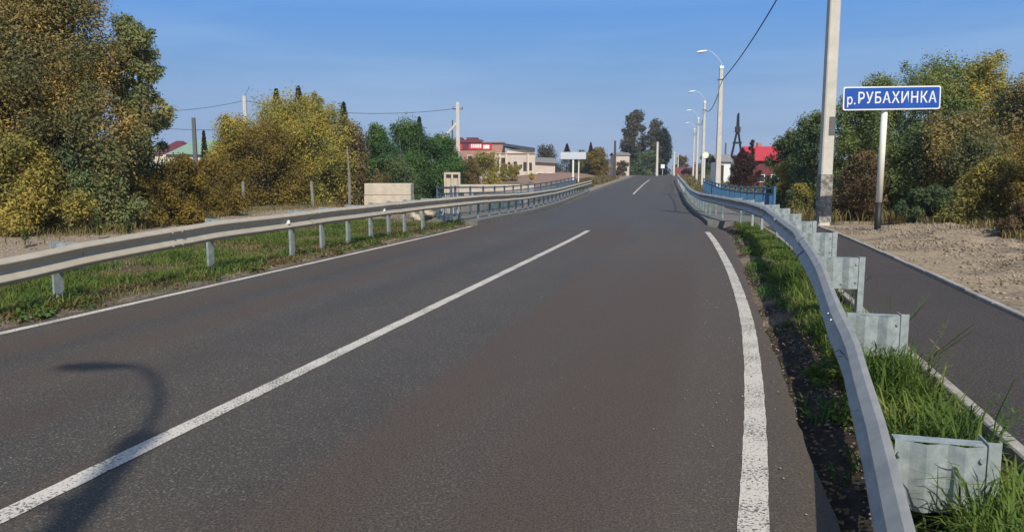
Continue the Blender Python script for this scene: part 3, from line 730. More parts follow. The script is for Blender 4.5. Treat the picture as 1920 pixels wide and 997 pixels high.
def make_tree(name, label, cat, X, Y, H, Wd, mt, n, size, seed, low=.15, stems=1, bark='bark', group=None, nb=60, aspect=.45, droop=.4, D=None, shape='round', zoff=0, top=.5, br=(.13, .23), lean=0):
    rng = np.random.RandomState(seed); D = D or Wd
    zg = tz(X, Y) + zoff if Y < 130 else float(PZ(Y))
    g = empty(name, (X, Y, zg), 0); tag(g, label, cat, group)
    blobs = []; ang = rng.uniform(0, 6.28, nb)
    for k in range(nb):
        t = (k+.5)/nb; h = low + (1-low)*t**.85
        if shape == 'round': w = math.sin(math.pi*min(1, .16+.80*(h-low*.6)/(1-low*.6)))**.65
        elif shape == 'cone': w = max(.06, (1-h)*1.1)
        elif shape == 'column': w = .75*math.sin(math.pi*min(1, .12+.82*h))**.45
        else: w = (1-h*.55)
        rr = math.sqrt(rng.rand())*.5*w*(1+.18*rng.normal()); br_ = rng.uniform(*br)*min(Wd, H)*(.75 if shape == 'cone' else 1)
        xx = math.cos(ang[k])*rr*(Wd-br_) + lean*h*H; yy = math.sin(ang[k])*rr*(D-br_); zz = h*H - br_*.5
        blobs.append((xx, yy, max(zz, br_*.5), br_))
    # small outliers: uneven outline
    for k in range(nb//2):
        b0 = blobs[rng.randint(nb)]; d = rng.normal(size=3); d /= np.linalg.norm(d)
        if d[2] < -.3: d[2] *= -1
        blobs.append((b0[0]+d[0]*b0[3]*1.0, b0[1]+d[1]*b0[3]*1.0, min(b0[2]+d[2]*b0[3], H), b0[3]*rng.uniform(.3, .55)))
    n = int(n*1.5); V = leaf_cloud(rng, blobs, n, size, aspect, droop)
    V = V[:len(V)//4*4]; Q = V.reshape(-1, 4, 3); Q = Q[Q[:, :, 2].min(1) > .02]; V = Q.reshape(-1, 3)
    quads('crown', V, mt, g)
    m = MB()
    for s_ in range(stems):
        a = rng.uniform(0, 6.28); sp = .18*Wd*(stems > 1)*rng.uniform(.3, 1); bx, by = math.cos(a)*sp*.4, math.sin(a)*sp*.4
        tx, ty = math.cos(a)*sp*1.6 + lean*H*.8, math.sin(a)*sp*1.6
        r0 = H*.022*(1 if stems == 1 else .65)
        m.tube([(bx, by, -.3), (bx*.9+tx*.1, by*.9+ty*.1, H*.15), (bx*.5+tx*.5, by*.5+ty*.5, H*.5), (tx, ty, H*.88)], [r0*1.25, r0, r0*.6, r0*.12], 7)
    for k in range(0, nb, 2):
        b0 = blobs[k]; z0 = max(.12*H, b0[2]-.35*H*rng.uniform(.5, 1)); st = (b0[0]*.12, b0[1]*.12, z0)
        mid = (b0[0]*.6, b0[1]*.6, z0+(b0[2]-z0)*.5); m.tube([st, mid, b0[:3]], [H*.008, H*.005, H*.002], 4, cap=False)
    m.build('trunk', M[bark], g, smooth=True)
    return g
def TX(px, Y): return (px-960)*Y/FPX
def topH(py, Y, X): return CAMZ + (HOR-py)*Y/FPX - (tz(X, Y) if Y < 130 else float(PZ(Y)))
TR = [
 # px, Y, toppy, width px, mat, n, leaf, kind, label, extra
 (-120, 23, -190, 620, 'willow', 110000, .105, 'huge brown-green willow rising out of the top left corner', dict(stems=6, low=.10, nb=90, D=6, name='willow_tree', br=(.09, .16))),
 (92, 24, -45, 400, 'willow', 120000, .098, 'large ochre-tinged willow filling the upper left, between the corner willow and the feathery tree', dict(stems=5, low=.08, nb=100, D=5, name='willow_tree', br=(.08, .15))),
 (276, 26, 46, 125, 'willow_green', 21000, .11, 'feathery grey-green tree standing upright at the right edge of the big willows', dict(stems=3, low=.12, nb=46, D=3, name='willow_tree', shape='column', br=(.10, .2))),
 (10, 21.5, 250, 330, 'olive', 36000, .10, 'dark olive bush at the foot of the big willows on the far left', dict(stems=5, low=.02, nb=50, D=3, name='bush', shape='bush')),
 (178, 23, 270, 230, 'willow_green', 26000, .10, 'dense undergrowth bush beneath the ochre-tinged willow', dict(stems=5, low=.02, nb=40, D=3, name='bush', shape='bush')),
 (245, 24.6, 305, 150, 'ochre', 18000, .09, 'low golden bush just right of the willow undergrowth', dict(stems=5, low=.02, nb=36, D=2, name='bush')),
 (338, 26.5, 298, 165, 'ochre', 24000, .09, 'rounded golden brown bush below the green roof', dict(stems=5, low=.02, nb=40, D=3, name='bush')),
 (408, 34, 300, 120, 'ochre', 16000, .10, 'orange-brown shrub between the golden bush and the yellow willows', dict(stems=4, low=.02, nb=26, D=2, name='bush')),
 (452, 45, 222, 130, 'yellowgreen', 22000, .14, 'yellow-green willow at the left end of the middle thicket', dict(stems=4, low=.06, nb=44, D=4, name='willow_bush')),
 (545, 48, 186, 190, 'yellowgreen', 34000, .14, 'tall yellow-olive willow in the centre of the left thicket', dict(stems=5, low=.06, nb=60, D=5, name='willow_bush')),
 (500, 44, 235, 190, 'ochre', 26000, .13, 'tawny bush in front of the tall yellow-olive willow', dict(stems=5, low=.03, nb=40, D=4, name='bush')),
 (618, 46, 200, 160, 'yellowgreen', 22000, .13, 'feathery yellow willow right of the centre of the left thicket', dict(stems=4, low=.04, nb=44, D=4, name='willow_bush')),
 (585, 50, 182, 90, 'yellowgreen', 14000, .14, 'bright peaked willow top between the two spruce tips and the brown tree', dict(stems=3, low=.3, nb=34, D=4, name='willow_bush', shape='column')),
 (668, 47, 232, 110, 'brown', 18000, .12, 'brown autumn tree next to the thin grey trunk, right end of the thicket', dict(stems=3, low=.04, nb=34, D=3, name='autumn_tree')),
 (715, 52, 240, 105, 'green', 26000, .14, 'green tree just right of the brown autumn tree', dict(stems=3, low=.04, nb=36, D=4, name='green_tree')),
 (772, 54, 230, 125, 'green', 36000, .14, 'bright green tree above the pale concrete slabs', dict(stems=3, low=.04, nb=44, D=4, name='green_tree')),
 (828, 55, 258, 110, 'green', 30000, .14, 'low deep green tree behind the hollow concrete block', dict(stems=3, low=.03, nb=36, D=4, name='green_tree')),
 (742, 50, 296, 110, 'dgreen', 14000, .12, 'dark bush behind the pale concrete slabs', dict(stems=4, low=.02, nb=30, D=3, name='bush')),
 (905, 62, 288, 90, 'olive', 12000, .12, 'olive brown bush in front of the white arcade building', dict(stems=4, low=.02, nb=32, D=3, name='bush')),
 (875, 58, 300, 70, 'brown', 9000, .11, 'small brown bush right of the hollow concrete block', dict(stems=3, low=.02, nb=24, D=3, name='bush')),
 (955, 72, 308, 80, 'olive', 7000, .13, 'low olive scrub at the foot of the white arcade building', dict(stems=3, low=.02, nb=24, D=3, name='bush')),
 (560, 70, 162, 30, None, 0, 0, '', {}),
]
for k, (px, Y, tp, wp, mt_, n, sz, lb, ex) in enumerate(TR):
    if mt_ is None: continue
    X = TX(px, Y); H = topH(tp, Y, X); Wd = wp*Y/FPX; nm = ex.pop('name')
    make_tree(nm, lb, 'bush' if 'bush' in nm else 'tree', X, Y, H, Wd, M[mt_], n, sz, 100+k, **ex)
# spruces: tiers of drooping boughs
def spruce(label, px, Y, tp, wp, seed, n=5000):
    X = TX(px, Y); H = topH(tp, Y, X) if Y < 130 else CAMZ+(HOR-tp)*Y/FPX-float(PZ(Y)); Wd = wp*Y/FPX
    rng = np.random.RandomState(seed); g = empty('spruce_tree', (X, Y, (tz(X, Y) if Y < 130 else float(PZ(Y))))); tag(g, label, 'tree', 'dark spruces')
    t = rng.rand(n)**.8; z = H*(.12+.88*t); tiers = 14; fr = (t*tiers) % 1
    r = Wd*.5*(1-t)*(.45+.55*(1-fr))*np.sqrt(rng.rand(n))*1.05 + .03; a = rng.rand(n)*6.283
    P_ = np.stack([np.cos(a)*r, np.sin(a)*r, z - r*.35], 1)
    ax = np.stack([np.cos(a), np.sin(a), -.5+.3*rng.normal(size=n)], 1)+.3*rng.normal(size=(n, 3)); ax /= np.linalg.norm(ax, axis=1)[:, None]
    bb = np.cross(ax, rng.normal(size=(n, 3))); bb /= np.linalg.norm(bb, axis=1)[:, None]; s = (H*.045)*rng.uniform(.6, 1.3, n)
    A = ax*s[:, None]*.5; B_ = bb*s[:, None]*.16
    V = np.stack([P_-A, P_+B_, P_+A, P_-B_], 1).reshape(-1, 3)
    quads('crown', V, M['spruce'], g); MB().tube([(0, 0, -.3), (0, 0, H*.97)], [H*.018, .02], 6).build('trunk', M['bark'], g)
spruce('pointed spruce tip above the middle thicket, left one of the pair', 527, 78, 172, 90, 1)
spruce('pointed spruce tip above the middle thicket, right one of the pair', 568, 78, 168, 95, 2)
spruce('slim grey spruce behind the brown autumn tree', 650, 74, 196, 80, 3)
spruce('small spruce tip above the green trees on the left', 789, 80, 222, 60, 4)
spruce('little dark spruce beside the green roof', 390, 80, 247, 30, 5)
spruce('dark conical spruce behind the distant pale signboard', 1062, 120, 270, 55, 6)
spruce('dark spruce behind the yellow tree at the end of the road', 1106, 150, 268, 40, 7)
# far centre trees
FT = [
 (1188, 170, 212, 62, 'greyleaf', 9000, .5, 'tall airy grey-green tree at the end of the road, left of the pair', dict(stems=2, low=.2, nb=26, D=6, name='tall_tree', shape='column', bark='bark_pale', br=(.13, .22))),
 (1222, 165, 226, 34, 'greyleaf', 4500, .45, 'slender airy tree at the end of the road, middle of the three', dict(stems=2, low=.15, nb=20, D=4, name='tall_tree', shape='column', br=(.2, .35))),
 (1241, 165, 243, 36, 'spruce', 7000, .45, 'dense dark tree at the end of the road, right of the airy trees', dict(stems=1, low=.03, nb=30, D=4, name='tall_tree', shape='column', br=(.2, .35))),
 (1208, 160, 285, 80, 'dgreen', 6000, .4, 'dark undergrowth beneath the tall airy trees', dict(stems=3, low=.02, nb=26, D=5, name='bush')),
 (1120, 125, 278, 52, 'ochre', 7000, .28, 'golden yellow tree right of the distant pale signboard', dict(stems=2, low=.03, nb=30, D=4, name='autumn_tree')),
 (1088, 128, 284, 40, 'dgreen', 4500, .28, 'dark green tree between the distant signboard and the golden tree', dict(stems=2, low=.03, nb=24, D=4, name='green_tree')),
 (1022, 160, 274, 50, 'greyleaf', 5000, .35, 'pale green tree above the low building right of the arcade', dict(stems=2, low=.03, nb=26, D=4, name='green_tree')),
 (1275, 190, 292, 30, 'brown', 3000, .4, 'russet tree above the maroon fence', dict(stems=2, low=.03, nb=18, D=4, name='autumn_tree')),
 (1327, 140, 290, 30, 'dgreen', 3500, .3, 'dark green tree between the first lamp posts beyond the bridge', dict(stems=2, low=.03, nb=18, D=4, name='green_tree')),
 (1163, 140, 302, 34, 'brown', 3000, .3, 'low brown bush in front of the pale block building', dict(stems=2, low=.03, nb=18, D=3, name='bush')),
 (1391, 66, 287, 56, 'redbrown', 10000, .15, 'dark red-brown bush left of the red roof', dict(stems=4, low=.02, nb=36, D=3, name='bush')),
 (1406, 70, 263, 20, 'redbrown', 3500, .15, 'narrow reddish bush touching the left end of the red roof', dict(stems=3, low=.02, nb=20, D=2, name='bush')),
]
for k, (px, Y, tp, wp, mt_, n, sz, lb, ex) in enumerate(FT):
    X = TX(px, Y); H = CAMZ+(HOR-tp)*Y/FPX-(tz(X, Y) if Y < 130 else float(PZ(Y))); Wd = wp*Y/FPX; nm = ex.pop('name')
    make_tree(nm, lb, 'bush' if 'bush' in nm else 'tree', X, Y, H, Wd, M[mt_], n, sz, 300+k, **ex)
# right-hand wood
RT = [
 (1478, 42, 246, 90, 'dgreen', 16000, .13, 'dark green tree at the left end of the right-hand wood', dict(stems=3, low=.03, nb=40, D=4)),
 (1518, 36, 212, 100, 'dgreen', 20000, .12, 'dark green tree partly behind the tall concrete post', dict(stems=3, low=.03, nb=44, D=4)),
 (1468, 38, 305, 60, 'olive', 9000, .11, 'olive bush at the end of the blue railing', dict(stems=4, low=.02, nb=26, D=3, name='bush')),
 (1600, 32, 178, 160, 'midgreen', 26000, .11, 'dark tree behind the left half of the blue sign', dict(stems=4, low=.03, nb=54, D=4)),
 (1635, 38, 148, 110, 'midgreen', 20000, .13, 'green treetop peeping over the top left of the blue sign', dict(stems=3, low=.1, nb=44, D=4)),
 (1738, 34, 116, 200, 'midgreen', 36000, .12, 'tall rounded green tree behind the right half of the blue sign', dict(stems=4, low=.04, nb=66, D=5)),
 (1822, 34, 116, 140, 'yellowgreen', 26000, .12, 'tall yellow-green tree right of the blue sign with a high rounded top', dict(stems=3, low=.04, nb=50, D=4)),
 (1700, 27, 245, 150, 'midgreen', 22000, .10, 'mixed green bush behind the white sign post, right side', dict(stems=4, low=.02, nb=44, D=3, name='bush')),
 (1615, 27, 290, 110, 'brown', 12000, .09, 'brownish bush between the concrete post and the white sign post', dict(stems=4, low=.02, nb=34, D=2.5, name='bush')),
 (1800, 25, 222, 190, 'willow', 32000, .10, 'brown-green bush right of the white sign post', dict(stems=5, low=.02, nb=56, D=3.5, name='bush')),
 (1915, 27, 150, 190, 'willow', 34000, .10, 'large olive tree at the right edge of the frame', dict(stems=5, low=.03, nb=60, D=4)),
 (1985, 19.5, 225, 190, 'ochre', 24000, .08, 'rusty ochre bush cut by the right edge of the frame', dict(stems=5, low=.02, nb=46, D=3, name='bush')),
 (1868, 21, 300, 150, 'olive', 20000, .085, 'low olive bush behind the gravel mound on the right', dict(stems=5, low=.02, nb=40, D=2.2, name='bush')),
 (1925, 16.5, 375, 110, 'brown', 12000, .06, 'small dry brown bush on the gravel mound at the right edge', dict(stems=5, low=.02, nb=30, D=1.2, name='bush')),
 (1745, 23.5, 350, 130, 'dgreen', 13000, .085, 'low dark bush between the white sign post and the gravel mound', dict(stems=5, low=.02, nb=34, D=2, name='bush')),
 (1570, 30, 330, 80, 'dgreen', 10000, .1, 'low dark bush beside the foot of the tall concrete post', dict(stems=4, low=.02, nb=26, D=2, name='bush')),
 (1500, 31, 345, 70, 'olive', 9000, .1, 'low olive scrub left of the tall concrete post', dict(stems=4, low=.02, nb=26, D=2, name='bush')),
]
for k, (px, Y, tp, wp, mt_, n, sz, lb, ex) in enumerate(RT):
    X = TX(px, Y); H = topH(tp, Y, X); Wd = wp*Y/FPX; nm = ex.pop('name', 'green_tree')
    make_tree(nm, lb, 'bush' if nm == 'bush' else 'tree', X, Y, H, Wd, M[mt_], n, sz, 400+k, **ex)
# thin grey dead trunk
g = empty('bare_trunk', (TX(656, 43), 43, tz(TX(656, 43), 43))); tag(g, 'thin bare grey trunk in front of the brown autumn tree', 'tree')
MB().tube([(0, 0, -.3), (.03, 0, 1.8), (-.04, 0, 3.6)], [.10, .08, .03], 7).build('trunk', M['bark_pale'], g)
# backdrop wood on the horizon
rng = np.random.RandomState(77); bl = []
for k in range(420):
    a = rng.uniform(-1.25, 1.25); d = rng.uniform(330, 520); xx, yy = math.sin(a)*d, math.cos(a)*d
    h = rng.uniform(3, 8); bl.append((xx, yy, .8+h*.45, h*.6))
fo_ = quads('far_wood', leaf_cloud(rng, bl, 60000, 1.6, .7, 0), M['greyleaf']); tag(fo_, 'low distant wood along the horizon', 'wood', kind='stuff')

# ------------------------------------------------------------------ buildings
M['roof_green'] = mat('green_roof', (.20, .31, .22), .55, .12, 2); M['roof_maroon'] = mat('maroon_roof', (.12, .022, .035), .6, .15, 2)
M['wall_cream'] = mat('cream_wall', (.62, .52, .38), .85, .08, 2); M['wall_pink'] = mat('pinkish_brick', (.36, .20, .15), .9, .15, 3)
M['wall_white'] = mat('whitewashed_wall', (.52, .45, .38), .85, .12, 1.5); M['red'] = mat('red_fascia', (.50, .025, .02), .5, .1, 2)
M['roof_red'] = mat('red_metal_roof', (.48, .035, .045), .45, .08, 3); M['roof_grey'] = mat('grey_roof', (.22, .21, .20), .7, .15, 2)
M['roof_dark'] = mat('dark_roof', (.03, .045, .075), .5, .2, 2); M['window'] = mat('dark_window', (.03, .03, .035), .15, .2, 3)
M['fence_maroon'] = mat('maroon_fence', (.20, .05, .05), .7, .2, 4); M['darkred'] = mat('dark_red_wall', (.14, .03, .03), .8, .2, 3)
M['rust'] = mat('rusty_dark', (.04, .025, .022), .8, .3, 5)
def gable(m, x0, x1, y0, y1, z0, z1, oh=.25, axis_='x', th=.12):
    """gable roof, ridge along axis_"""
    if axis_ == 'x':
        ym = (y0+y1)/2; a = [(x0-oh, y0-oh, z0), (x1+oh, y0-oh, z0), (x1+oh, ym, z1), (x0-oh, ym, z1), (x0-oh, y1+oh, z0), (x1+oh, y1+oh, z0)]
    else:
        xm = (x0+x1)/2; a = [(x0-oh, y0-oh, z0), (x0-oh, y1+oh, z0), (xm, y1+oh, z1), (xm, y0-oh, z1), (x1+oh, y0-oh, z0), (x1+oh, y1+oh, z0)]
    t = [(p[0], p[1], p[2]+th) for p in a]
    m.add(t+a, [(0, 1, 2, 3), (3, 2, 5, 4), (9, 8, 7, 6), (10, 11, 8, 9), (0, 6, 7, 1), (4, 5, 11, 10), (0, 3, 9, 6), (3, 4, 10, 9), (1, 7, 8, 2), (2, 8, 11, 5)])
def wins(g, lst, mt='window', fr='white', y=0, parent_name='window'):
    for (x0, x1, z0, z1) in lst:
        f = MB(); t = .07
        f.box(x0-t, x1+t, y-.06, y+.02, z1, z1+t); f.box(x0-t, x1+t, y-.06, y+.02, z0-t, z0); f.box(x0-t, x0, y-.06, y+.02, z0, z1); f.box(x1, x1+t, y-.06, y+.02, z0, z1)
        w = f.build('window', M[fr], g); MB().box(x0, x1, y-.03, y-.004, z0, z1).build('pane', M[mt], w)
def px_at(px, py, Y, o_): p = at(px, py, Y); return p.x-o_[0], p.z-o_[2]
def bld(label, cat, Y, px0, px1, ptop, depth, wallm, name='house', rz=0):
    X0, X1 = TX(px0, Y), TX(px1, Y); zg = min(float(PZ(Y)), 1.2)-.1; o_ = ((X0+X1)/2, Y, zg)
    g = empty(name, o_); tag(g, label, cat); zt = at(0, ptop, Y).z - zg
    MB().box(-(X1-X0)/2, (X1-X0)/2, 0, depth, -.4, zt).build('wall', M[wallm], g)
    return g, (X1-X0)/2, zt, o_
g, hw, zt, o_ = bld('cream house with a bright green hipped roof behind the golden bushes', 'house', 92, 312, 400, 290, 9, 'wall_cream')
m = MB(); z1 = zt+2.0; zz = zt+.01
m.add([(-hw+.4, -.4, zz), (hw+.6, -.4, zz), (hw+.6, 9.4, zz), (-hw+.4, 9.4, zz), (-.35, 4, z1), (1.8, 4, z1)], [(0, 1, 5, 4), (1, 2, 5), (2, 3, 4, 5), (3, 0, 4), (3, 2, 1, 0)]).build('roof', M['roof_green'], g)
wins(g, [(-2.2, -1.3, zt-1.9, zt-.8), (-.4, .5, zt-1.9, zt-.8), (1.3, 2.2, zt-1.9, zt-.8)])
g, hw, zt, o_ = bld('house with a dark maroon roof at the edge of the big willow', 'house', 112, 296, 350, 289, 8, 'wall_cream')
m = MB(); z1 = zt+2.1; zz = zt+.01
m.add([(-hw-.4, -.4, zz), (hw+.4, -.4, zz), (hw+.4, 8.4, zz), (-hw-.4, 8.4, zz), (-.5, 4, z1), (.5, 4, z1)], [(0, 1, 5, 4), (1, 2, 5), (2, 3, 4, 5), (3, 0, 4), (3, 2, 1, 0)]).build('roof', M['roof_maroon'], g)
wins(g, [(-1.2, -.4, zt-1.8, zt-.8), (.5, 1.3, zt-1.8, zt-.8)])
# shop with red fascia
g, hw, zt, o_ = bld('long pinkish shop building with red roof edge and red signboard', 'shop', 114, 815, 946, 268, 12, 'wall_pink', 'shop_building')
f = lambda px: (px-960)*114/FPX - o_[0]; zf = lambda py: at(0, py, 114).z - o_[2]
MB().box(f(815), f(905), -.3, 12, zf(268)+.005, zf(262)).box(f(855), f(868), -.3, 4, zf(262)+.002, zf(258)).box(f(876), f(897), -.3, 4, zf(262)+.002, zf(258)).build('roof', M['roof_maroon'], g)
MB().box(f(905)+.01, f(947), -.3, 12, zf(268)+.005, zf(266)).build('roof', M['roof_grey'], g)
sb = MB().box(f(858), f(923), -.12, -.01, zf(281), zf(267)).build('signboard', M['red'], g)
rr_ = random.Random(3); m = MB(); xq = f(884)
for q in range(6): 
    w_ = .20; m.box(xq, xq+w_, -.17, -.125, zf(277.5), zf(270.5)); xq += w_+.07
m.build('white_panel', M['white'], sb)
MB().box(f(907), f(918), -.17, -.125, zf(279), zf(272)).build('white_panel', M['white'], sb)
MB().box(f(868), f(880), -.16, -.125, zf(280), zf(268)).build('dark_disc', M['roof_maroon'], sb)
wins(g, [(f(p), f(p+9), zf(312), zf(292)) for p in (838, 858, 878)])
# arcade
g, hw, zt, o_ = bld('white arcade building with dark openings and a dark blue roof', 'building', 106, 896, 1003, 288, 8, 'wall_white', 'arcade_building')
f = lambda px: (px-960)*106/FPX - o_[0]; zf = lambda py: at(0, py, 106).z - o_[2]
MB().box(f(950), f(1002), 1.5, 8.4, zf(288)+.01, zf(279)).build('upper_wall', M['wall_white'], g)
m = MB(); m.add([(f(943), 1.0, zf(268)), (f(1003), 1.0, zf(277)), (f(1003), 8.8, zf(277)), (f(943), 8.8, zf(268)), (f(943), 1.0, zf(273)), (f(1003), 1.0, zf(283)), (f(1003), 8.8, zf(283)), (f(943), 8.8, zf(273))],
      [(0, 1, 2, 3), (7, 6, 5, 4), (0, 4, 5, 1), (1, 5, 6, 2), (2, 6, 7, 3), (3, 7, 4, 0)]).build('roof', M['roof_dark'], g)
m = MB(); m.box(f(896)-.05, f(1003)+.05, -.2, 1.0, zf(288)+.003, zf(287)).build('eaves', M['wall_cream'], g)
for (a, c_, t_, b_) in ((914, 927, 291, 311), (933, 936, 296, 314), (940, 947, 296, 320), (952, 957, 304, 309), (963, 969, 303, 311), (974, 979, 309, 315), (981, 987, 304, 321), (992, 997, 305, 320)):
    MB().box(f(a), f(c_), -.03, -.004, zf(b_), zf(t_)).build('window', M['rust'], g)
for p in (909, 929.5, 937.5, 949.5, 990): MB().box(f(p)-.13, f(p)+.13, -.35, -.06, -.3, zf(289)).build('column', M['wall_cream'], g)
g, hw, zt, o_ = bld('low whitish outbuilding with a grey lean-to roof right of the arcade', 'building', 112, 1000, 1040, 304, 6, 'wall_white', 'outbuilding')
m = MB(); m.add([(-hw-.2, -.5, zt+.02), (hw+.3, -.5, zt-.18), (hw+.3, 6.2, zt+.62), (-hw-.2, 6.2, zt+.72), (-hw-.2, -.5, zt+.14), (hw+.3, -.5, zt-.06), (hw+.3, 6.2, zt+.74), (-hw-.2, 6.2, zt+.84)],
      [(3, 2, 1, 0), (4, 5, 6, 7), (0, 1, 5, 4), (1, 2, 6, 5), (2, 3, 7, 6), (3, 0, 4, 7)]).build('roof', M['roof_grey'], g)
wins(g, [(-1.0, -.2, .5, 1.0), (.4, 1.2, .5, 1.0)])
g, hw, zt, o_ = bld('small pale block building left of the tall trees at the end of the road', 'building', 158, 1150, 1178, 291, 6, 'wall_white', 'outbuilding')
m = MB(); gable(m, -hw, hw, 0, 6, zt, zt+.5); m.build('roof', M['roof_grey'], g)
wins(g, [(-1.1, -.3, .9, 1.8), (.4, 1.2, .9, 1.8)])
# right: red-roofed house, white shed
g, hw, zt, o_ = bld('dark walled house with a bright red metal roof behind the wood on the right', 'house', 82, 1409, 1470, 302, 6, 'darkred')
m = MB(); gable(m, -hw, hw, 0, 6, zt+.01, zt+1.55, .35); m.build('roof', M['roof_red'], g)
MB().box(-.4, .1, 3.2, 3.7, zt+1.0, zt+2.1).build('chimney', M['wall_pink'], g)
wins(g, [(-1.3, -.6, .5, 1.2), (.2, .9, .5, 1.2)])
g, hw, zt, o_ = bld('little white shed with a dark roof beside the nearest lamp post beyond the bridge', 'shed', 84, 1343, 1366, 304, 3, 'white', 'garden_shed')
m = MB(); gable(m, -hw, hw, 0, 3, zt+.01, zt+.75, .25); m.build('roof', M['roof_grey'], g)
MB().box(-.5, -.05, -.03, -.004, 0, zt-.3).build('door', M['rust'], g)
# maroon fence and a dark car at the end of the road
X = TX(1282, 158); g = empty('board_fence', (X, 158, 1.15)); tag(g, 'maroon board fence across the far end of the road', 'fence')
m = MB()
for k in range(32):
    xx = -2.4+k*.15; m.box(xx, xx+.135, -.02, .02, 0, 1.75+.05*math.sin(k*2.3))
m.build('boards', M['fence_maroon'], g)
for xx in (-2.3, 0, 2.3): MB().box(xx-.06, xx+.06, .03, .13, -.3, 1.8).build('post', M['metal_dark'], g)
def car(label, px, Y, rz, paint):
    X = TX(px, Y); g = empty('parked_car', (X, Y, float(PZ(Y))), rz); tag(g, label, 'car')
    prof = [(-2.1, .35), (-2.1, .8), (-1.95, .95), (-1.2, 1.0), (-.55, 1.42), (.9, 1.45), (1.5, 1.0), (2.0, .9), (2.1, .7), (2.1, .35)]
    m = MB(); n = len(prof)
    m.add([(-.82 if b_ < 1.2 else -.65, a, b_) for a, b_ in prof] + [(.82 if b_ < 1.2 else .65, a, b_) for a, b_ in prof],
          [tuple(range(n)), tuple(range(2*n-1, n-1, -1))] + [(k, k+n, (k+1) % n+n, (k+1) % n) for k in range(n)]).build('body', paint, g)
    MB().box(-.6, .6, -1.02, -.98, 1.06, 1.3).build('window', M['window'], g)
    for sx in (-.75, .75):
        for sy in (-1.3, 1.3): MB().tube([(sx-.1, sy, .32), (sx+.1, sy, .32)], .32, 14).build('wheel', M['black'], g)
car('small dark car parked in front of the maroon fence', 1290, 150, .25, mat('dark_car_paint', (.03, .012, .014), .35, .05, 2))

# concrete things on the left bank
def slab(label, pxc, Y, z0, w, h, dpt, rz, seed, mt='slab', name='concrete_slab', gaps=()):
    X = TX(pxc, Y); g = empty(name, (X, Y, z0), rz)
    tag(g, label, 'concrete slab')
    MB().box(-w/2, w/2, -dpt/2, dpt/2, 0, h).build('slab', M[mt], g, bevel=.015)
    return g
zz = at(731, 371, 40).z
zz = max(zz, tz(TX(731, 40), 40)-.02)
zb = tz(TX(731, 40), 40)-.05
hh = (at(731, 343.5, 40).z - zb)/3
for k, w_ in enumerate(('bottom', 'middle', 'topmost')):
    o1 = MB(); o1.box(-1.25+.015*k, 1.25-.01*k, -.55, .55, .004, hh-.008)
    o1 = o1.build('concrete_slab', M['slab'], bevel=.02); o1.location = (TX(731, 40), 40, zb+k*hh); o1.rotation_euler.z = rad(-4 + 1.5*k)
    tag(o1, 'pale concrete slab beyond the left guardrail, %s of the pile of three' % w_, 'concrete slab', 'pile of concrete slabs')
# hollow block
Y = 47; X = TX(849, Y); zb = at(849, 351, Y).z; g0 = tz(X, Y)
m = MB(); hw_ = .5; ht = at(849, 323, Y).z - g0
m.box(-hw_, hw_, 0, .12, 0, ht-.02); m.box(-hw_, hw_, .12, .8, 0, .15); m.box(-hw_, -hw_+.12, -.25, -.003, 0, ht); m.box(hw_-.12, hw_, -.25, -.003, 0, ht)
m.box(-hw_+.123, hw_-.123, -.25, -.003, ht-.14, ht); m.box(-hw_+.123, hw_-.123, -.25, -.003, 0, ht*.45); m.box(-.06, .06, -.25, -.003, ht*.45+.003, ht-.143)
o1 = m.build('concrete_block', M['slab']); o1.location = (X, Y, g0); tag(o1, 'upright hollow concrete block behind the left bridge railing', 'concrete block')
Y = 46; X = TX(932, Y); m = MB(); m.box(-2.3, 2.3, -.3, .3, 0, .5); o1 = m.build('concrete_beam', M['slab'], bevel=.02)
o1.location = (X, Y, at(932, 346, Y).z-.5); o1.rotation_euler.z = rad(-2); tag(o1, 'long low pale concrete beam seen through the left bridge railing', 'concrete beam')
MB_s = MB(); MB_s.box(-2.0, -1.4, -.25, .25, -.7, -.003).box(1.4, 2.0, -.25, .25, -.7, -.003).build('support', M['slab'], o1)
# boulders near the left end of the railing
def boulder(label, px, Y, r, seed, zoff=0):
    rng = np.random.RandomState(seed); X = TX(px, Y)
    import bmesh
    bm = bmesh.new(); bmesh.ops.create_icosphere(bm, subdivisions=3, radius=r)
    for v in bm.verts:
        q = v.co/r; f_ = 1+.18*math.sin(q.x*3+seed)+.12*math.sin(q.y*5+seed*2)+.1*math.sin(q.z*7+q.x*4); v.co = q*r*f_; v.co.z *= .8
    me = bpy.data.meshes.new('boulder'); bm.to_mesh(me); bm.free(); me.materials.append(M['slab'])
    o = bpy.data.objects.new('boulder', me); COL.objects.link(o); o.location = (X, Y, tz(X, Y)+r*.5+zoff); tag(o, label, 'boulder', 'boulders by the left bridge railing')
boulder('pale boulder just left of the near end of the left bridge railing', 812, 29, .42, 3, .25)
boulder('larger half-buried pale boulder left of the one beside the bridge railing', 793, 30, .5, 8)
# old fence posts in front of the thicket
for px, ptop, pb, Y, lb in ((389, 338, 385, 38, 'grey concrete fence post at the left end of the row before the thicket'),
                        (459, 340, 380, 41, 'grey concrete fence post in the middle of the row before the thicket'),
                        (588, 340, 377, 42, 'grey concrete fence post at the right end of the row before the thicket')):
    X = TX(px, Y); zg = tz(X, Y); m = MB(); zt = at(px, ptop, Y).z - zg
    m.box(-.07, .07, -.07, .07, -.3, zt); o1 = m.build('fence_post', M['oldpost'], bevel=.01); o1.location = (X, Y, zg); o1.rotation_euler.y = rad({389: 2, 459: 0, 588: -2}[px])
    tag(o1, lb, 'fence post', 'old concrete fence posts')

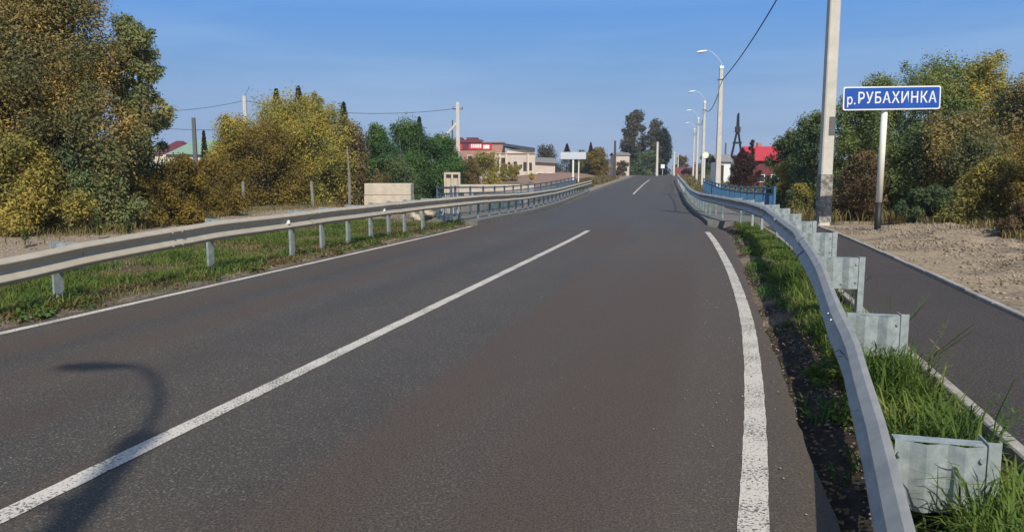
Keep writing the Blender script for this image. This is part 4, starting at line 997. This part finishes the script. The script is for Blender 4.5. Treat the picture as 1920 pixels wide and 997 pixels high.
# ------------------------------------------------------------------ grass, weeds, stones
def grass(name, label, P_, h, w, mt, seed, bend=.5):
    rng = np.random.RandomState(seed); n = len(P_); hh = h*rng.uniform(.45, 1.35, n); a = rng.rand(n)*6.283
    d = np.stack([np.cos(a), np.sin(a), np.zeros(n)], 1); sd = np.stack([-np.sin(a), np.cos(a), np.zeros(n)], 1)
    bd = bend*rng.uniform(.2, 1.2, n); up = np.array([0, 0, 1.0])
    p0 = P_; p1 = P_ + up*(hh*.5)[:, None] + d*(hh*bd*.25)[:, None]; p2 = P_ + up*(hh*.85)[:, None] + d*(hh*bd*.75)[:, None]; p3 = P_ + up*(hh*(1-.25*bd))[:, None] + d*(hh*bd*1.2)[:, None]
    ww = (w*rng.uniform(.6, 1.3, n))[:, None]
    V = np.stack([p0-sd*ww*.4, p0+sd*ww*.4, p1+sd*ww*.5, p1-sd*ww*.5, p2+sd*ww*.35, p2-sd*ww*.35, p3+sd*ww*.05, p3-sd*ww*.05], 1).reshape(-1, 3)
    i = np.arange(n)[:, None, None]*8; F = (i + np.array([[0, 1, 2, 3], [3, 2, 4, 5], [5, 4, 6, 7]])[None]).reshape(-1, 4)
    o = quads(name, V, mt, None, F); tag(o, label, 'grass', kind='stuff'); return o
def scatter(rng, n, y0, y1, o0, o1, dens=None, ybias=1.0):
    y = y0 + (y1-y0)*rng.rand(n)**ybias; o = o0 + (o1-o0)*rng.rand(n)
    wx, wy = R(y, o)
    if dens is not None:
        k = rng.rand(n) < dens(wx, wy, y, o); wx, wy = wx[k], wy[k]
    return np.stack([wx, wy, terrain(wx, wy)], 1)
rng = np.random.RandomState(9)
dn = lambda s, lo, hi: (lambda x, y, yy, o: sstep(lo, hi, vnoise(x, y, s)))
P1 = scatter(rng, 60000, 1.2, 25, 4.28, 5.1, lambda x, y, yy, o: np.clip(sstep(-.3, .1, vnoise(x, y, .8)), 0, 1)*sstep(4.30, 4.6, o)*(1-.93*sstep(4.86, 4.98, o)), 1.5)
grass('grass', 'lush green grass between the right guardrail and the footpath', P1, .15, .011, M['grass'], 1, 1.2)
P1b = scatter(rng, 11000, 1.2, 13, 4.4, 4.9, dn(.7, -.1, .3), 1.3)
grass('tall_grass', 'taller green grass tufts behind the right guardrail', P1b, .29, .011, M['grass'], 11, .8)
P1d = scatter(rng, 3600, 3.0, 7.3, 4.45, 4.88, lambda x, y, yy, o: np.clip(np.exp(-((yy-3.95)/.45)**2) + .8*np.exp(-((yy-6.5)/.35)**2), 0, 1))
grass('tall_grass', 'bright tall grass growing over the nearest bracket plates', P1d, .32, .012, M['grass'], 14, .7)
P1c = scatter(rng, 9000, 1.2, 22, 4.05, 4.5, dn(.5, .05, .3), 1.3)
grass('verge_grass', 'small green weeds along the shaded edge of the right lane', P1c, .09, .012, M['weed'], 12, .9)
P2 = scatter(rng, 80000, 5, 26, -9.2, -3.98, lambda x, y, yy, o: sstep(-.3, .2, vnoise(x, y, .9))*np.where(o > -4.3, .35, 1), 1.2)
grass('dry_grass', 'dry brownish grass below the left guardrail', P2, .085, .011, M['drygrass'], 2, 1.3)
P3 = scatter(rng, 60000, 5, 26, -8.8, -4.15, dn(1.3, -.02, .18), 1.2)
grass('grass', 'green grass tufts below the left guardrail', P3, .14, .013, M['grass'], 3, 1.2)
P4 = scatter(rng, 22000, 6, 60, -30, -6.5, dn(2.5, .08, .3), .8)
grass('dry_grass', 'sparse dry grass on the gravel behind the left guardrail', P4, .13, .02, M['drygrass'], 4, 1.1)
yq = rng.uniform(20, 50, 30000); pxq = rng.uniform(-100, 720, 30000); xq = (pxq-960)*yq/FPX; kk = (dist_poly(xq, yq, [(TX(-60, 21), 21), (TX(150, 22), 22), (TX(300, 27), 27), (TX(400, 38), 38), (TX(700, 44), 44)]) < 1.5)
xq, yq = xq[kk], yq[kk]; grass('tall_grass', 'yellowing tall grass along the foot of the left thicket', np.stack([xq, yq, terrain(xq, yq)], 1), .26, .02, M['drygrass'], 5, 1.0)
P5 = scatter(rng, 30000, 8, 30, 9.5, 14.5, dn(1.2, -.05, .2))
grass('dry_grass', 'dry grass behind the gravel mound on the right', P5, .2, .016, M['drygrass'], 6, .7)
P6 = scatter(rng, 26000, 26, 70, 6.6, 14, dn(1.5, -.3, .1)); P6 = P6[P6[:, 2] > -1.6]
grass('tall_grass', 'yellow-brown tall grass behind the blue bridge railing', P6, .45, .025, M['drygrass'], 7, .9)
P7 = scatter(rng, 16000, 66, 112, -7.5, -4.6, dn(3, -.2, .05))
grass('dry_grass', 'olive grass bank beside the far road on the left', P7, .45, .05, M['drygrass'], 8, .6)
P8 = scatter(rng, 9000, 60, 140, 4.6, 10, dn(3, -.3, .05))
grass('dry_grass', 'pale grass beside the far road on the right', P8, .4, .05, M['drygrass'], 13, .6)

def clover(name, label, n, y0, y1, o0, o1, dens, lf, mt, seed, per=40):
    r_ = np.random.RandomState(seed); P_ = scatter(r_, n, y0, y1, o0, o1, dens, 1.3)
    bl_ = np.concatenate([P_ + np.array([0, 0, .02]), r_.uniform(.06, .13, (len(P_), 1))], 1)
    V = leaf_cloud(r_, bl_, len(P_)*per, lf, .6, 0, .8, .6)
    o = quads(name, V, mt); tag(o, label, 'weeds', kind='stuff')
clover('ground_weeds', 'low leafy weeds mixed into the grass by the right guardrail', 900, 2, 23, 4.2, 5.0, dn(.6, -.1, .2), .045, M['grass'], 21, 55)
clover('ground_weeds', 'low leafy weeds under the left guardrail', 620, 6, 24, -6.2, -4.1, dn(.8, -.05, .2), .05, M['weed'], 22, 45)
clover('ground_weeds', 'brownish low plants on the ground under and behind the left guardrail', 700, 6, 26, -7.5, -4.1, dn(.9, .0, .25), .045, M['brown'], 23, 30)
def stones(name, label, P_, r, mt, seed):
    rng = np.random.RandomState(seed); n = len(P_)
    base = np.array([[1, 0, 0], [0, 1, 0], [-1, 0, 0], [0, -1, 0], [0, 0, 1], [0, 0, -1]], float)
    Fq = np.array([[0, 1, 4], [1, 2, 4], [2, 3, 4], [3, 0, 4], [1, 0, 5], [2, 1, 5], [3, 2, 5], [0, 3, 5]])
    s = r*rng.uniform(.3, 1, n)**1.5; a = rng.rand(n)*6.283
    V = base[None]*rng.uniform(.55, 1.2, (n, 6, 1)); V[:, :, 2] *= .65
    c_, s_ = np.cos(a)[:, None], np.sin(a)[:, None]; vx = V[:, :, 0]*c_-V[:, :, 1]*s_; vy = V[:, :, 0]*s_+V[:, :, 1]*c_
    V = np.stack([vx, vy, V[:, :, 2]], -1)*s[:, None, None] + P_[:, None] + np.array([0, 0, .15])*s[:, None, None]
    F = (np.arange(n)[:, None, None]*6 + Fq[None]).reshape(-1, 3)
    o = quads(name, V.reshape(-1, 3), mt, None, F); tag(o, label, 'gravel', kind='stuff')
stones('gravel', 'beige rubble and stones of the mound beside the footpath', scatter(rng, 16000, 3, 24, 6.95, 11.8, dn(1.0, -.35, .3)), .055, M['litter'], 1)
stones('gravel', 'grit and pebbles along the shaded edge of the right lane', scatter(rng, 6000, 1.5, 22, 3.95, 4.6), .018, M['litter'], 2)
stones('gravel', 'stones and grit along the left edge of the road', scatter(rng, 9000, 5, 24, -5.2, -3.9, dn(.8, -.1, .2)), .035, M['litter'], 3)
stones('gravel', 'stones scattered over the ground behind the left guardrail', scatter(rng, 12000, 6, 45, -20, -6), .05, M['litter'], 4)
stones('gravel', 'bits of grit in the grass strip beside the footpath', scatter(rng, 3000, 1.5, 22, 4.5, 5.1), .02, M['litter'], 5)

def fallen(name, label, P_, sz, mt, seed):
    r_ = np.random.RandomState(seed); n = len(P_); a = r_.rand(n)*6.283; s_ = sz*r_.uniform(.5, 1.3, n); t = r_.uniform(-.35, .35, (n, 2))
    A = np.stack([np.cos(a), np.sin(a), t[:, 0]], 1)*s_[:, None]; B = np.stack([-np.sin(a), np.cos(a), t[:, 1]], 1)*(s_*.45)[:, None]
    P_ = P_ + np.array([0, 0, .012])
    V = np.stack([P_-A, P_+B, P_+A, P_-B], 1).reshape(-1, 3); o = quads(name, V, mt); tag(o, label, 'leaves', kind='stuff')
def onroad(P_, z=.02): P_[:, 2] = np.maximum(P_[:, 2], PZ(P_[:, 1]) + z); return P_
fallen('fallen_leaves', 'fallen brown leaves and dry scraps along the right road edge and grass strip', onroad(scatter(rng, 2600, 2, 22, 3.85, 5.1, None, 1.3), .0), .022, M['brown'], 31)
fallen('fallen_leaves', 'fallen leaves and dry scraps along the left road edge', onroad(scatter(rng, 3000, 5, 24, -6.5, -3.78, None, 1.1), .0), .028, M['ochre'], 32)
stones('gravel', 'loose grit on the asphalt beside the edge lines', np.concatenate([onroad(scatter(rng, 420, 2, 22, 3.3, 3.95)), onroad(scatter(rng, 200, 3, 22, -3.8, 3.3))]), .011, M['litter'], 6)
# leafy weeds standing singly
def weed(label, X, Y, H, seed, n=28, lf=.11, mt='weed', thin=False, lean=(0, 0), zg=None):
    rng = np.random.RandomState(seed); g = empty('weed_plant', (X, Y, tz(X, Y) if zg is None else zg)); tag(g, label, 'weed', 'weeds by the guardrails')
    m = MB(); V = []
    for s_ in range(3 if thin else 2):
        a = rng.uniform(0, 6.28); sp = H*(.35 if thin else .12)
        tip = Vector((math.cos(a)*sp+lean[0]*H, math.sin(a)*sp+lean[1]*H, H*rng.uniform(.75, 1)))
        pts = [Vector((0, 0, -.05)), Vector((tip.x*.2, tip.y*.2, tip.z*.5)), tip]; m.tube(pts, [.005, .004, .002], 5)
        for k in range(n):
            t = rng.uniform(.15, 1); p = pts[0].lerp(pts[1], t*2) if t < .5 else pts[1].lerp(pts[2], t*2-1)
            b_ = rng.uniform(0, 6.28); d = np.array([math.cos(b_), math.sin(b_), rng.uniform(-.2, .6)]); sz = lf*(1.15-t*.7)*rng.uniform(.6, 1.1)
            q = np.array([-math.sin(b_), math.cos(b_), 0])*sz*(.12 if thin else .24); p = np.array(p)
            V += [p, p+d*sz*.5+q, p+d*sz, p+d*sz*.5-q]
    m.build('stem', M['weed'], g); quads('foliage', np.array(V), M[mt], g)
for k, (px, Y, H, lb) in enumerate(((45, 17.5, .85, 'leafy green weed behind the left guardrail, nearest the left edge'), (185, 20, .95, 'tall leafy weed rising above the left guardrail under the willow'),
                               (240, 22, .4, 'short leafy weed to the right of the tall one above the left guardrail'), (335, 24, .4, 'low weed on the gravel below the golden bushes'))):
    weed(lb, TX(px, Y), Y, H, 50+k, 60, .14)
rw = [(5.4, 4.95, .55, 'wispy weed stem in the grass leaning over the footpath, nearest the camera'), (6.9, 5.0, .6, 'tall wispy weed arching over the near footpath kerb'),
      (7.7, 4.95, .65, 'thin weed beside the second bracket plate of the right guardrail'), (9.9, 4.98, .55, 'wispy weed beside the footpath past the third bracket plate'),
      (4.25, 4.75, .45, 'green weed in front of the nearest bracket plate'), (11.0, 4.98, .5, 'feathery weed beside the footpath where the rail rises')]
for k, (v, of, H, lb) in enumerate(rw):
    p = R(v, of); weed(lb, float(p[0]), float(p[1]), H, 70+k, 26, .10, thin=True, lean=(.25, -.1), mt='drygrass' if k % 2 else 'weed')
for k, (v, lb) in enumerate(((1.9+.6, 'pale dry grass arc at the dark road edge, nearest the camera'), (3.5, 'pale dry grass stem at the dark road edge beside the near rail'))):
    p = R3(v, 4.12); m = MB(); th = np.linspace(0, 2.6, 10)
    m.tube([Vector((p.x - .02 + .10*(1-math.cos(t)), p.y, .0+.09*math.sin(t)+.02)) for t in th], .0025, 4)
    o1 = m.build('dry_stem', M['drygrass']); tag(o1, lb, 'dry stem')

# ------------------------------------------------------------------ thin haze in the air
hm = bpy.data.materials.new('haze'); hm.use_nodes = True; t_ = hm.node_tree; t_.nodes.clear()
ho = t_.nodes.new('ShaderNodeOutputMaterial'); hv = t_.nodes.new('ShaderNodeVolumePrincipled'); hv.inputs['Density'].default_value = .00045
hv.inputs['Color'].default_value = (.82, .90, 1, 1); hv.inputs['Anisotropy'].default_value = .2
t_.links.new(hv.outputs[0], ho.inputs['Volume'])
hz = MB().box(-1900, 1900, -260, 3600, -6, 17).build('haze', hm); tag(hz, 'thin pale haze in the air', 'haze', kind='stuff')
